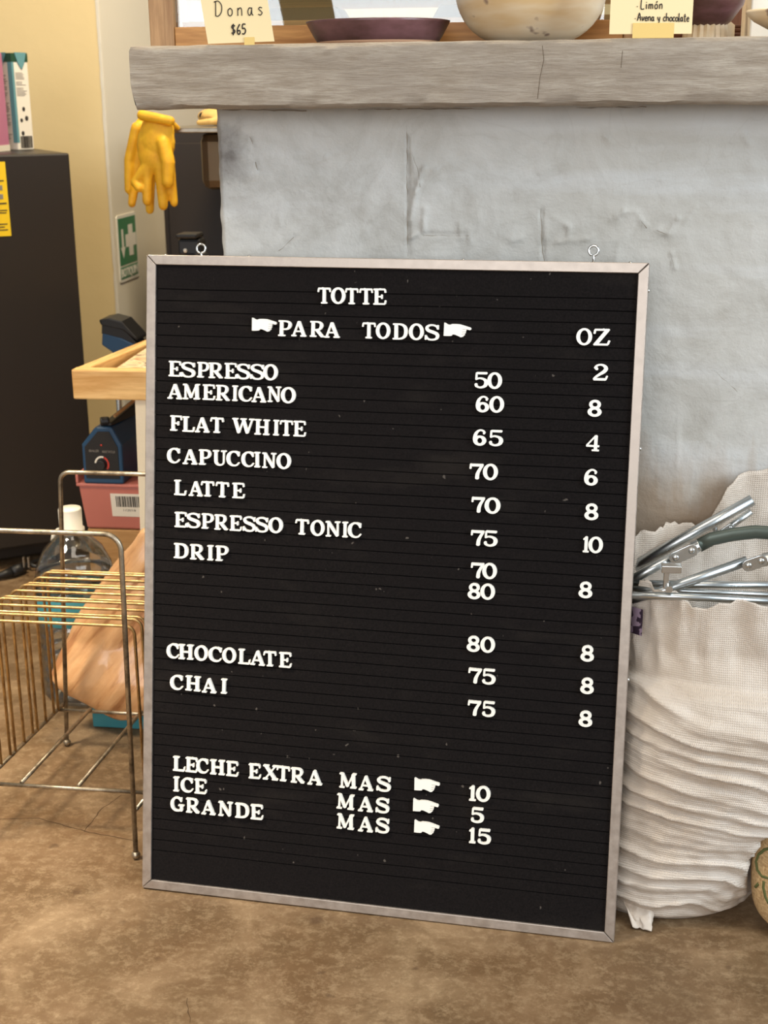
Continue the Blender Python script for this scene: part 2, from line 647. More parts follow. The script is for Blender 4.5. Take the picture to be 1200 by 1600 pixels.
# front of the counter: trowelled grey plaster with ridges, seams and flakes
WY = 1.695
WX0, WX1, WZ = -0.437, 1.5, 0.992
ridges = [  # polylines (x, z), height, half width
    ([(-0.1845, 0.9193), (-0.1947, 0.8906), (-0.2019, 0.8561)], 0.0035, 0.004),
    ([(-0.1845, 0.8966), (-0.1712, 0.9162), (-0.1526, 0.9252)], 0.002, 0.004),
    ([(-0.1837, 0.8715), (-0.1854, 0.8430)], 0.003, 0.003),
    ([(-0.2028, 0.8352), (-0.1949, 0.8399)], 0.003, 0.003),
    ([(-0.1870, 0.8399), (-0.1303, 0.8393)], -0.0015, 0.002),
    ([(-0.1413, 0.8546), (-0.1389, 0.8354)], 0.002, 0.003), ([(-0.1311, 0.8485), (-0.1278, 0.8308)], 0.002, 0.003),
    ([(-0.2046, 0.9546), (-0.2041, 0.8906), (-0.2053, 0.8149)], -0.003, 0.0018),
    ([(-0.2039, 0.9471), (-0.1908, 0.8982)], 0.0012, 0.003),
    ([(-0.0422, 0.8692), (-0.0404, 0.8257), (-0.0377, 0.8096)], -0.0028, 0.002),
    ([(-0.0381, 0.8563), (-0.0368, 0.8357)], 0.002, 0.003),
    ([(-0.0251, 0.8602), (-0.0079, 0.8488), (-0.0090, 0.8358)], 0.0022, 0.004),
    ([(-0.0771, 0.8333), (-0.0654, 0.8356)], 0.002, 0.004), ([(-0.0228, 0.8312), (0.0194, 0.8359)], 0.002, 0.004),
    ([(0.0415, 0.8565), (0.0563, 0.8678), (0.0737, 0.8663)], 0.0022, 0.004),
    ([(0.0464, 0.8678), (0.0491, 0.8565)], 0.002, 0.003), ([(0.0755, 0.8603), (0.0819, 0.8512)], 0.003, 0.004),
    ([(0.0973, 0.8452), (0.1103, 0.8422), (0.1206, 0.8603)], 0.0026, 0.004), ([(0.1270, 0.8528), (0.1409, 0.8738)], 0.002, 0.003),
    ([(0.1144, 0.8195), (0.1200, 0.7997)], 0.003, 0.002),
    ([(0.0475, 0.7992), (0.0509, 0.8299), (0.0682, 0.8527)], 0.001, 0.003),
    ([(-0.3660, 0.8613), (-0.3647, 0.8504)], 0.002, 0.002), ([(-0.3981, 0.9551), (-0.3953, 0.9444)], -0.0018, 0.0015), ([(-0.3927, 0.9277), (-0.3891, 0.9170)], -0.002, 0.0015),
    ([(-0.2807, 0.9401), (-0.3046, 0.9326), (-0.3207, 0.9251)], 0.0015, 0.003),
    ([(-0.2342, 0.8768), (-0.2503, 0.8560), (-0.2626, 0.8350)], 0.0015, 0.003), ([(-0.3674, 0.8189), (-0.3473, 0.8363)], -0.0012, 0.002),
    ([(-0.3130, 0.9137), (-0.3334, 0.8984)], 0.0012, 0.003), ([(0.1805, 0.6714), (0.2048, 0.6518)], -0.0012, 0.0015),
    ([(0.1888, 0.9593), (0.1970, 0.9448)], 0.002, 0.003), ([(0.0303, 0.9553), (0.0381, 0.9465)], 0.002, 0.003),
    ([(0.1335, 0.6099), (0.1349, 0.5522)], 0.0012, 0.004),
]


def ridge_height(x, z):
    h = 0.0
    for pts, a, w in ridges:
        for p, q in zip(pts, pts[1:]):
            dx, dz = q[0] - p[0], q[1] - p[1]
            L2 = dx * dx + dz * dz + 1e-9
            t = max(0.0, min(1.0, ((x - p[0]) * dx + (z - p[1]) * dz) / L2))
            d2 = (x - p[0] - t * dx) ** 2 + (z - p[1] - t * dz) ** 2
            if d2 < (3 * w) ** 2:
                h += 1.5 * a * math.exp(-math.sqrt(d2) / (0.62 * w)) * (0.7 + 0.5 * noise.noise((x * 120, z * 120, 3)))
    return h


mb = MB()
xs = [WX0 + i * 0.0028 for i in range(0, 270)]
xs += [xs[-1] + 0.03 * i for i in range(1, 40)]
xs = [x for x in xs if x <= WX1]
zs = [0.1 * i for i in range(4)] + [0.35 + 0.006 * i for i in range(0, 70)] + [0.77 + 0.0028 * i for i in range(0, 90)]
zs = [z for z in zs if z < WZ] + [WZ]
vs, fs = [], []
for z in zs:
    for i, x in enumerate(xs):
        h = 0.0012 * noise.noise((x * 5, z * 5, 0)) + 0.0008 * noise.noise((x * 22, z * 18, 5)) + 0.0006 * noise.noise((x * 60, z * 60, 9)) + 0.0007 * abs(noise.noise((x * 26, z * 34, 19))) + ridge_height(x, z)
        ex = 0.0
        if i == 0:
            ex = 0.004 * noise.noise((0, z * 40, 2))
        vs.append((x + ex, WY - h, z))
nx = len(xs)
for j in range(len(zs) - 1):
    for i in range(nx - 1):
        fs.append((j * nx + i, j * nx + i + 1, (j + 1) * nx + i + 1, (j + 1) * nx + i))
o0 = len(vs)
for z in zs:   # the chipped left end of the wall
    ex = 0.003 * noise.noise((7, z * 40, 2))
    vs += [(WX0 - 0.004 + ex, WY + 0.006, z), (WX0 - 0.004, WY + 0.12, z)]
for j in range(len(zs) - 1):
    a, b = o0 + 2 * j, o0 + 2 * (j + 1)
    fs += [(j * nx, (j + 1) * nx, b, a), (a, b, b + 1, a + 1)]
mb.add(vs, fs)
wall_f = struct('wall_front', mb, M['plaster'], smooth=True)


def wall_crack(pts, w):
    rnd = random.Random(int(abs(pts[0][0]) * 10000))
    dense = []
    for a, b in zip(pts, pts[1:]):
        a, b = Vector(a), Vector(b)
        k2 = max(2, int((b - a).length / 0.006))
        for i in range(k2):
            dense.append(a.lerp(b, i / k2) + Vector((rnd.uniform(-1, 1), rnd.uniform(-1, 1))) * 0.0006)
    dense.append(Vector(pts[-1]))
    vs, fs = [], []
    for i, p in enumerate(dense):
        d = (dense[min(i + 1, len(dense) - 1)] - dense[max(i - 1, 0)]).normalized()
        q = Vector((-d.y, d.x)) * w * 0.6 * rnd.uniform(0.1, 1.2)
        yy = WY + 0.0022
        vs += [(p.x + q.x, yy - 0.006, p.y + q.y), (p.x - q.x, yy - 0.006, p.y - q.y)]
    for i in range(len(dense) - 1):
        fs.append((2 * i, 2 * i + 1, 2 * i + 3, 2 * i + 2))
    return MB().add(vs, fs)


M['wall_crack'] = mat('plaster_crack_dirt', srgb(136, 126, 112), 0.9)
for pts, w in (([(-0.2053, 0.9687), (-0.2049, 0.8906), (-0.2045, 0.8134)], 0.0008), ([(-0.0430, 0.8715), (-0.0418, 0.8525), (-0.0404, 0.8257), (-0.0369, 0.8080)], 0.0008),
               ([(-0.3980, 0.9566), (-0.3951, 0.9475)], 0.0008), ([(-0.3927, 0.9277), (-0.3899, 0.9170)], 0.0009), ([(-0.2023, 0.9434), (-0.1923, 0.9193), (-0.1892, 0.8966)], 0.0004),
               ([(0.1749, 0.6753), (0.1887, 0.6628), (0.2026, 0.6502)], 0.0005), ([(-0.1870, 0.8391), (-0.1295, 0.8385)], 0.0004), ([(-0.3674, 0.8189), (-0.3473, 0.8363)], 0.0006),
               ([(0.0958, 0.8452), (0.1081, 0.8407)], 0.0008), ([(0.0772, 0.8558), (0.0836, 0.8482)], 0.0009), ([(0.1121, 0.8210), (0.1184, 0.8012)], 0.0005),
               ([(-0.4319, 0.9892), (-0.3745, 0.9880), (-0.3270, 0.9868)], 0.0012), ([(-0.2642, 0.9877), (-0.2021, 0.9879), (-0.1101, 0.9871)], 0.0009), ([(-0.0044, 0.9876), (0.0773, 0.9875)], 0.0009)):
    wall_crack(pts, w).build('plaster_crack', M['wall_crack'], wall_f)
kn = Nodes(M['plaster'])
prev = kn.b.inputs['Base Color'].links[0].from_socket
# a dark chipped stain at the top left corner and a browner tone low on the wall
dn = kn.new('ShaderNodeVectorMath', operation='DISTANCE')
mpv = kn.coord(scale=(1.5, 1, 1))
kn.link(mpv, dn.inputs[0])
dn.inputs[1].default_value = (-0.424 * 1.5, WY, 0.938)
sd = kn.math('ADD', dn.outputs['Value'], kn.math('MULTIPLY', kn.noise(kn.coord(), 40, 4, 0.6), 0.06))
prev = kn.mix(kn.ramp(sd, [(0.030, g(0.9)), (0.075, g(0.0))]), prev, srgb(92, 84, 78))
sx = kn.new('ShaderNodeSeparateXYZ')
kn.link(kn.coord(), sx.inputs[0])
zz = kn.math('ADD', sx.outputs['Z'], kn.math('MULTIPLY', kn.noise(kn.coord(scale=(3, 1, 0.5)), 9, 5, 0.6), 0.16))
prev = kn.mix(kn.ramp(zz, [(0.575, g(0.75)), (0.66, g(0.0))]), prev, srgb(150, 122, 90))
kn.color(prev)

# cream wall with the white return wall at its right end, and the wall far behind
CY = 3.45
struct('wall_left', MB().box((-3.6, CY, 0), (-1.187, CY + 0.12, 2.9)), M['cream'])
struct('wall_right', MB().box((-1.187, CY + 0.003, 0), (-1.182, 4.78, 2.9)), M['white_wall'])
pt, fs = [], []
mb = MB()
zz = [0.02 * i for i in range(0, 146)]
for z in zz:
    w = 0.0035 + 0.0035 * noise.noise((z * 30, 1, 4))
    pt += [(-1.1865 - w * 0.7, CY - 0.0012, z), (-1.1815, CY - 0.003, z), (-1.1805, CY + 0.004, z)]
for i in range(len(zz) - 1):
    a = 3 * i
    fs += [(a, a + 1, a + 4, a + 3), (a + 1, a + 2, a + 5, a + 4)]
mb.add(pt, fs)
struct('trim_1', mb, M['white_wall'])
struct('wall_back', MB().box((-1.19, 4.78, 0), (2.6, 4.9, 2.9)), M['beige'])

# ------------------------------------------------------------------ the slab on top of the wall
mb = MB()
nx, cross = 150, 26
SX0, SX1 = -0.522, 1.5
vs, fs = [], []
for i in range(nx + 1):
    x = SX0 + (SX1 - SX0) * (i / nx) ** 1.25
    ring = [(1.62, 0.995), (1.62, 1.008), (1.62, 1.02), (1.62, 1.032), (1.62, 1.044), (1.62, 1.055), (1.624, 1.0605), (1.632, 1.0615), (1.9, 1.0615), (2.25, 1.0615), (2.25, 0.995), (1.9, 0.990), (1.75, 0.990), (1.66, 0.990), (1.627, 0.990)]
    for j, (y, z) in enumerate(ring):
        e = noise.noise((x * 26, j * 0.7, 1.5)) * 0.0022 + noise.noise((x * 90, j * 1.1, 7.5)) * 0.0012
        if j < 8 or j > 12:
            y += e
            z += e * (0.9 if j in (0, 14, 13) else 0.35)
        dx = 0.004 * noise.noise((j * 0.6, 0, 3)) if i == 0 else 0
        if i == 0 and j in (0, 14):
            dx += 0.005
        vs.append((x + dx, y, z))
r = 15
for i in range(nx):
    for j in range(r):
        k2 = (j + 1) % r
        fs.append((i * r + j, (i + 1) * r + j, (i + 1) * r + k2, i * r + k2))
fs.append(tuple(range(r)))
fs.append(tuple(nx * r + j for j in range(r - 1, -1, -1)))
mb.add(vs, fs)
slab = mb.build('countertop', M['slab'], smooth=True)
sharp_shade(slab, 50)
for pts in ([(-0.0435, 1.055), (-0.0415, 1.040), (-0.0455, 1.020), (-0.0475, 0.998)], [(0.045, 1.048), (0.044, 1.030)]):
    vs, fs = [], []
    for i, p in enumerate(pts):
        for s_ in (-1, 1):
            vs.append((p[0] + s_ * 0.0003, 1.6172, p[1]))
    fs = [(2 * i, 2 * i + 1, 2 * i + 3, 2 * i + 2) for i in range(len(pts) - 1)]
    MB().add(vs, fs).build('slab_crack', M['crack'], slab)
tag(slab, 'thick weathered grey countertop slab on top of the plaster wall', 'countertop')

# ------------------------------------------------------------------ the letter board
BW, BH, FR = 0.6181, 0.8266, 0.0122
bu = Vector((0.99710387, -0.07601447, -0.00238099))
bv = Vector((0.01547307, 0.17211318, 0.98495565))
bb = Vector((0.07446108, 0.98213994, -0.17279089))
board_m = Matrix((bu, bb, bv)).transposed().to_4x4()
board_m.translation = Vector((-0.23559643, 1.50387433, 0.0015))
board = thing('letter_board', 'large black felt letter board menu in a thin silver frame, leaning against the counter', 'letter board')
board.matrix_world = board_m

h = BW / 2
# four mitred rails, local x along the board, y to the back, z up
gp = 0.0003


def rail(p):
    return MB().hexa([(a, 0.0, b) for a, b in p] + [(a, 0.019, b) for a, b in p])


rails = [
    [(-h + gp, 0), (h - gp, 0), (h - FR - gp, FR), (-h + FR + gp, FR)],
    [(-h + FR + gp, BH - FR), (h - FR - gp, BH - FR), (h - gp, BH), (-h + gp, BH)],
    [(-h, gp), (-h + FR, FR + gp), (-h + FR, BH - FR - gp), (-h, BH - gp)],
    [(h - FR, FR + gp), (h, gp), (h, BH - gp), (h - FR, BH - FR - gp)],
]
for p in rails:
    rail(p).build('frame_rail', M['alu'], board, bevel=0.0009)
# the felt: a sheet with real grooves
PITCH = 0.01435
prof = [(FR - 0.001, 0.003)]
z = 0.785
gs = []
while z > 0.045:
    gs.append(z)
    z -= PITCH
for z in reversed(gs):
    sag = 0.0
    prof += [(z - 0.0008, 0.003), (z - 0.0006, 0.0076), (z + 0.0004, 0.0076), (z + 0.0004, 0.003)]
prof.append((BH - FR + 0.001, 0.003))
nu = 40
vs, fs = [], []
for (z, d) in prof:
    for i in range(nu + 1):
        x = -h + FR - 0.001 + (BW - 2 * FR + 0.002) * i / nu
        w = 0.0005 * noise.noise((x * 9, z * 9, 2))
        vs.append((x, d + w, z + 0.0007 * noise.noise((x * 7, z * 60, 4))))
for j in range(len(prof) - 1):
    for i in range(nu):
        fs.append((j * (nu + 1) + i, j * (nu + 1) + i + 1, (j + 1) * (nu + 1) + i + 1, (j + 1) * (nu + 1) + i))
MB().add(vs, fs).build('felt_panel', M['felt'], board)
MB().box((-h + 0.004, 0.0085, 0.004), (h - 0.004, 0.0175, BH - 0.004)).build('backing_board', M['black_board'], board)
for x, top in ((-0.2410, 0.0078), (0.2436, 0.0125)):
    mb = MB()
    cz = BH + top + 0.0012
    ring = arc((x, 0.010, cz), 0.0056, -PI * 0.5, PI * 1.40, 22)
    mb.tube([(x + 0.0005, 0.010, BH - 0.003), (x + 0.0005, 0.010, cz - 0.0072)] + ring, 0.00155, 8)
    mb.build('eye_hook', M['chrome'], board, smooth=True)
for x in (-0.287, -0.178, 0.09, 0.287):
    MB().ball((x, 0.010, BH), 0.0028, 10, 6, (1, 1, 0.8)).build('screw', M['chrome'], board, smooth=True)
for z in (0.795, 0.61, 0.33):
    MB().ball((h, 0.010, z), 0.0028, 10, 6, (0.8, 1, 1)).build('screw', M['chrome'], board, smooth=True)

# ------------------------------------------------------------------ the letters
GL = {}


def S(pts, w):
    return (pts, w)


SER = 0.105
GL['T'] = (0.85, [S([(.425, .06), (.425, .93)], .2), S([(.08, .93), (.77, .93)], .12), S([(.08, .92), (.05, .74)], .1), S([(.77, .92), (.80, .74)], .1), S([(.26, .055), (.59, .055)], .11), S([(.3, .98), (.36, .98)], .06)])
GL['E'] = (0.8, [S([(.22, .06), (.22, .94)], .2), S([(.07, .945), (.7, .945)], .11), S([(.72, .92), (.74, .76)], .1), S([(.22, .5), (.5, .5)], .1), S([(.54, .39), (.54, .61)], .1), S([(.07, .055), (.71, .055)], .11), S([(.73, .07), (.76, .26)], .1), S([(.4, .985), (.48, .985)], .06)])
GL['F'] = (0.8, [S([(.22, .06), (.22, .94)], .2), S([(.07, .945), (.7, .945)], .11), S([(.72, .92), (.74, .74)], .1), S([(.22, .5), (.5, .5)], .1), S([(.54, .39), (.54, .61)], .1), S([(.07, .055), (.44, .055)], .11)])
GL['L'] = (0.8, [S([(.22, .06), (.22, .94)], .2), S([(.07, .945), (.40, .945)], .11), S([(.07, .055), (.71, .055)], .11), S([(.72, .07), (.75, .30)], .1)])
GL['I'] = (0.42, [S([(.21, .06), (.21, .94)], .2), S([(.06, .055), (.36, .055)], .11), S([(.06, .945), (.36, .945)], .11)])
BOWL = [(.22, .945), (.48, .945), (.64, .89), (.70, .80), (.71, .70), (.68, .60), (.60, .50), (.46, .45), (.22, .45)]
BOWLW = [.11, .11, .14, .18, .2, .18, .14, .11, .11]
GL['P'] = (0.82, [S([(.22, .06), (.22, .94)], .2), S([(.07, .055), (.42, .055)], .11), S([(.07, .945), (.3, .945)], .11), S(BOWL, BOWLW)])
GL['R'] = (0.92, [S([(.22, .06), (.22, .94)], .2), S([(.07, .055), (.40, .055)], .11), S([(.07, .945), (.3, .945)], .11), S(BOWL, BOWLW), S([(.44, .45), (.74, .09)], .19), S([(.70, .055), (.87, .055)], .11)])
GL['D'] = (0.9, [S([(.22, .06), (.22, .94)], .2), S([(.06, .945), (.42, .945)], .11), S([(.06, .055), (.42, .055)], .11),
                 S([(.42, .945), (.60, .89), (.73, .74), (.77, .5), (.73, .26), (.60, .11), (.42, .055)], [.11, .14, .19, .21, .19, .14, .11])])
GL['A'] = (0.95, [S([(.45, .93), (.16, .07)], .12), S([(.46, .91), (.78, .07)], .2), S([(.27, .33), (.64, .33)], .1), S([(.06, .055), (.30, .055)], .11), S([(.60, .055), (.90, .055)], .11)])
GL['M'] = (1.05, [S([(.17, .06), (.19, .93)], .12), S([(.86, .06), (.84, .93)], .2), S([(.2, .92), (.51, .14)], .18), S([(.51, .12), (.82, .92)], .1), S([(.05, .055), (.31, .055)], .11), S([(.69, .055), (1.0, .055)], .11), S([(.06, .945), (.2, .945)], .11), S([(.84, .945), (.99, .945)], .11)])
GL['N'] = (0.95, [S([(.19, .06), (.19, .93)], .12), S([(.2, .92), (.76, .09)], .2), S([(.78, .08), (.78, .94)], .12), S([(.05, .945), (.24, .945)], .11), S([(.06, .055), (.33, .055)], .11), S([(.63, .945), (.91, .945)], .11)])
GL['H'] = (0.98, [S([(.23, .06), (.23, .94)], .2), S([(.75, .06), (.75, .94)], .2), S([(.23, .5), (.75, .5)], .11)] + [S([(c - .16, zz), (c + .16, zz)], .11) for c in (.23, .75) for zz in (.055, .945)])
GL['W'] = (1.38, [S([(.17, .93), (.42, .09)], .2), S([(.44, .09), (.70, .91)], .11), S([(.68, .91), (.93, .09)], .2), S([(.95, .09), (1.22, .93)], .11), S([(.05, .945), (.34, .945)], .11), S([(.54, .945), (.84, .945)], .11), S([(1.06, .945), (1.33, .945)], .11)])
GL['U'] = (0.92, [S([(.22, .94), (.22, .32), (.27, .16), (.38, .07), (.50, .055), (.62, .08), (.71, .18), (.73, .32), (.73, .94)], [.2, .2, .17, .13, .11, .11, .11, .11, .11]), S([(.06, .945), (.38, .945)], .11), S([(.58, .945), (.87, .945)], .11)])
GL['X'] = (0.95, [S([(.2, .93), (.75, .07)], .2), S([(.76, .93), (.17, .07)], .11), S([(.06, .945), (.36, .945)], .11), S([(.62, .945), (.9, .945)], .11), S([(.05, .055), (.3, .055)], .11), S([(.6, .055), (.91, .055)], .11)])
GL['Z'] = (0.88, [S([(.12, .935), (.8, .935)], .12), S([(.12, .92), (.09, .72)], .11), S([(.72, .91), (.17, .09)], .2), S([(.08, .06), (.74, .06)], .12), S([(.76, .08), (.82, .28)], .11), S([(.5, .98), (.56, .98)], .06)])
GL['C'] = (0.82, [S([(.70, .72), (.62, .87), (.45, .945), (.29, .89), (.17, .73), (.13, .5), (.17, .27), (.29, .11), (.45, .055), (.62, .10), (.74, .25)], [.1, .11, .11, .14, .19, .2, .19, .14, .11, .11, .1]), S([(.71, .93), (.71, .68)], .1), S([(.52, .97), (.66, .93)], .08)])
GL['G'] = (0.92, [S([(.70, .72), (.62, .87), (.45, .945), (.29, .89), (.17, .73), (.13, .5), (.17, .27), (.29, .11), (.45, .055), (.62, .08), (.72, .14)], [.1, .11, .11, .14, .19, .2, .19, .14, .11, .11, .12]), S([(.71, .93), (.71, .70)], .1), S([(.72, .08), (.72, .40)], .18), S([(.55, .43), (.87, .43)], .1)])
GL['S'] = (0.82, [S([(.68, .76), (.61, .88), (.44, .945), (.27, .92), (.17, .83), (.16, .72), (.24, .61), (.42, .53), (.60, .44), (.68, .32), (.66, .17), (.56, .08), (.40, .055), (.24, .09), (.13, .24)], [.1, .11, .11, .12, .14, .16, .18, .19, .19, .17, .15, .12, .11, .11, .1]), S([(.69, .93), (.69, .70)], .1), S([(.11, .07), (.11, .31)], .1)])
GL['1'] = (0.46, [S([(.25, .06), (.25, .93)], .21), S([(.08, .055), (.42, .055)], .11), S([(.08, .80), (.24, .92)], .11)])
GL['2'] = (0.8, [S([(.16, .74), (.22, .88), (.38, .945), (.54, .91), (.65, .80), (.66, .67), (.56, .52), (.36, .36), (.18, .20), (.10, .09)], [.16, .12, .11, .14, .18, .2, .19, .15, .12, .11]), S([(.2, .71), (.22, .72)], .22), S([(.11, .075), (.66, .075)], .15), S([(.68, .09), (.73, .27)], .1)])
GL['4'] = (0.82, [S([(.58, .06), (.58, .92)], .19), S([(.55, .93), (.08, .34)], .1), S([(.07, .31), (.76, .31)], .12), S([(.40, .055), (.76, .055)], .11)])
GL['5'] = (0.82, [S([(.22, .92), (.70, .92)], .15), S([(.2, .93), (.18, .55)], .1), S([(.17, .54), (.34, .61), (.54, .57), (.67, .45), (.69, .30), (.63, .15), (.48, .065), (.32, .06), (.18, .14)], [.1, .11, .13, .19, .21, .18, .13, .11, .14]), S([(.16, .21), (.19, .21)], .2)])
GL['6'] = (0.84, [S([(.68, .80), (.60, .90), (.46, .945), (.31, .87), (.19, .68), (.15, .42), (.18, .22)], [.12, .11, .11, .14, .18, .2, .19]), S([(.64, .78), (.66, .78)], .18)])
GL['7'] = (0.82, [S([(.14, .89), (.74, .89)], .17), S([(.11, .95), (.09, .68)], .11), S([(.72, .87), (.56, .58), (.47, .33), (.45, .07)], [.14, .17, .2, .21])])
GL['8'] = (0.84, [])
GL['O'] = (0.9, [])
GL['0'] = (0.86, [])
RINGS = {  # cx, cz, outer rx rz, inner rx rz
    'O': [(.45, .5, .45, .515, .235, .385)], '0': [(.43, .5, .43, .51, .205, .37)],
    '6': [(.43, .30, .36, .315, .135, .17)],
    '8': [(.42, .725, .33, .285, .14, .125), (.42, .275, .39, .29, .165, .14)],
}
LH = 0.0196


def glyph(ch):
    wd, strokes = GL[ch]
    mb = MB()
    cnt = 0

    def fn_for(c):
        e = 0.00001 * c
        return lambda x, y, d: (x, d - (e if d < 0.001 else 0.0), y)
    sx = LH

    def put(poly):
        nonlocal cnt
        cnt += 1
        mb.prism([(x * sx - wd * sx / 2, y * LH - LH / 2) for x, y in poly], fn_for(cnt), -0.0007, 0.0032)
    for pts, w in strokes:
        ws = w if isinstance(w, list) else [w] * len(pts)
        if isinstance(w, list):      # a curved stroke: refine it so that it bends smoothly
            P, Wd = [], []
            for i in range(len(pts) - 1):
                p0, p1, p2, p3 = [Vector(pts[max(0, min(len(pts) - 1, i + q))]) for q in (-1, 0, 1, 2)]
                for q in range(4):
                    t = q / 4
                    P.append(0.5 * ((2 * p1) + (p2 - p0) * t + (2 * p0 - 5 * p1 + 4 * p2 - p3) * t * t + (3 * p1 - p0 - 3 * p2 + p3) * t ** 3))
                    Wd.append(ws[i] + (ws[i + 1] - ws[i]) * t)
            P.append(Vector(pts[-1]))
            Wd.append(ws[-1])
        else:
            P, Wd = [Vector(p) for p in pts], ws
        L, Rr = [], []
        for i, p in enumerate(P):
            d = (P[min(i + 1, len(P) - 1)] - P[max(i - 1, 0)]).normalized()
            nrm = Vector((-d.y, d.x)) * Wd[i] / 2
            L.append(p + nrm)
            Rr.append(p - nrm)

        def cap(i, sg):
            d = (P[1] - P[0]).normalized() if i == 0 else (P[-1] - P[-2]).normalized()
            nrm = Vector((-d.y, d.x)) * Wd[i] / 2
            out = []
            for q in (0.25, 0.5, 0.75):
                an = PI * q
                out.append(P[i] + nrm * math.cos(an) * sg + d * sg * math.sin(an) * Wd[i] * 0.32)
            return out
        poly = L + cap(len(P) - 1, 1) + Rr[::-1] + cap(0, -1)
        put([(p.x, p.y) for p in poly])
    for cx, cz, ax, az, bx, bz in RINGS.get(ch, []):
        cnt += 1
        N = 36
        o0 = len(mb.v)
        e = 0.00001 * cnt
        vs, fs = [], []
        for d in (-0.0007 - e, 0.0032):
            for rx, rz in ((ax, az), (bx, bz)):
                for j in range(N):
                    q = 2 * PI * j / N
                    vs.append(((cx + rx * math.cos(q)) * sx - wd * sx / 2, d, (cz + rz * math.sin(q)) * LH - LH / 2))
        for j in range(N):
            k2 = (j + 1) % N
            fs += [(j, k2, N + k2, N + j), (2 * N + j, 3 * N + j, 3 * N + k2, 2 * N + k2), (j, 2 * N + j, 2 * N + k2, k2), (N + j, N + k2, 3 * N + k2, 3 * N + j)]
        mb.add(vs, fs)
    me = mb.mesh('letter_shape', M['letter'])
    xsz = [p[0] for p in mb.v]
    return me, max(xsz) - min(xsz)


HANDP = [(0, 1), (.09, .99), (.28, .88), (.45, .86), (.62, .92), (.9, .93), (1.2, .92), (1.5, .85), (1.8, .77), (2.0, .72), (2.06, .64), (2.03, .55), (1.95, .52), (1.8, .55), (1.68, .57), (1.70, .48), (1.64, .40), (1.66, .31), (1.58, .25), (1.59, .15), (1.50, .09), (1.46, .02), (1.30, -.02), (1.05, .08), (.85, .15), (.68, .16), (.60, .06), (.48, .04), (.25, .03), (0, .03)]
mbh = MB()
hs = 0.0155
mbh.prism([((x - 1.03) * hs, (y - 0.5) * hs * 1.06) for x, y in HANDP], lambda x, y, d: (x, d, y), -0.0007, 0.0032)
hand_me = mbh.mesh('hand_shape', M['letter'])
hand_w = 2.06 * hs
mbl = MB()
for a, b in (((1.68, .56), (1.40, .56)), ((1.63, .40), (1.38, .36)), ((1.57, .24), (1.36, .20))):
    mbl.tube([((a[0] - 1.03) * hs, -0.0007, (a[1] - .5) * hs * 1.06), ((b[0] - 1.03) * hs, -0.0007, (b[1] - .5) * hs * 1.06)], 0.00022, 6)
hand_line_me = mbl.mesh('finger_lines', M['print_grey'])

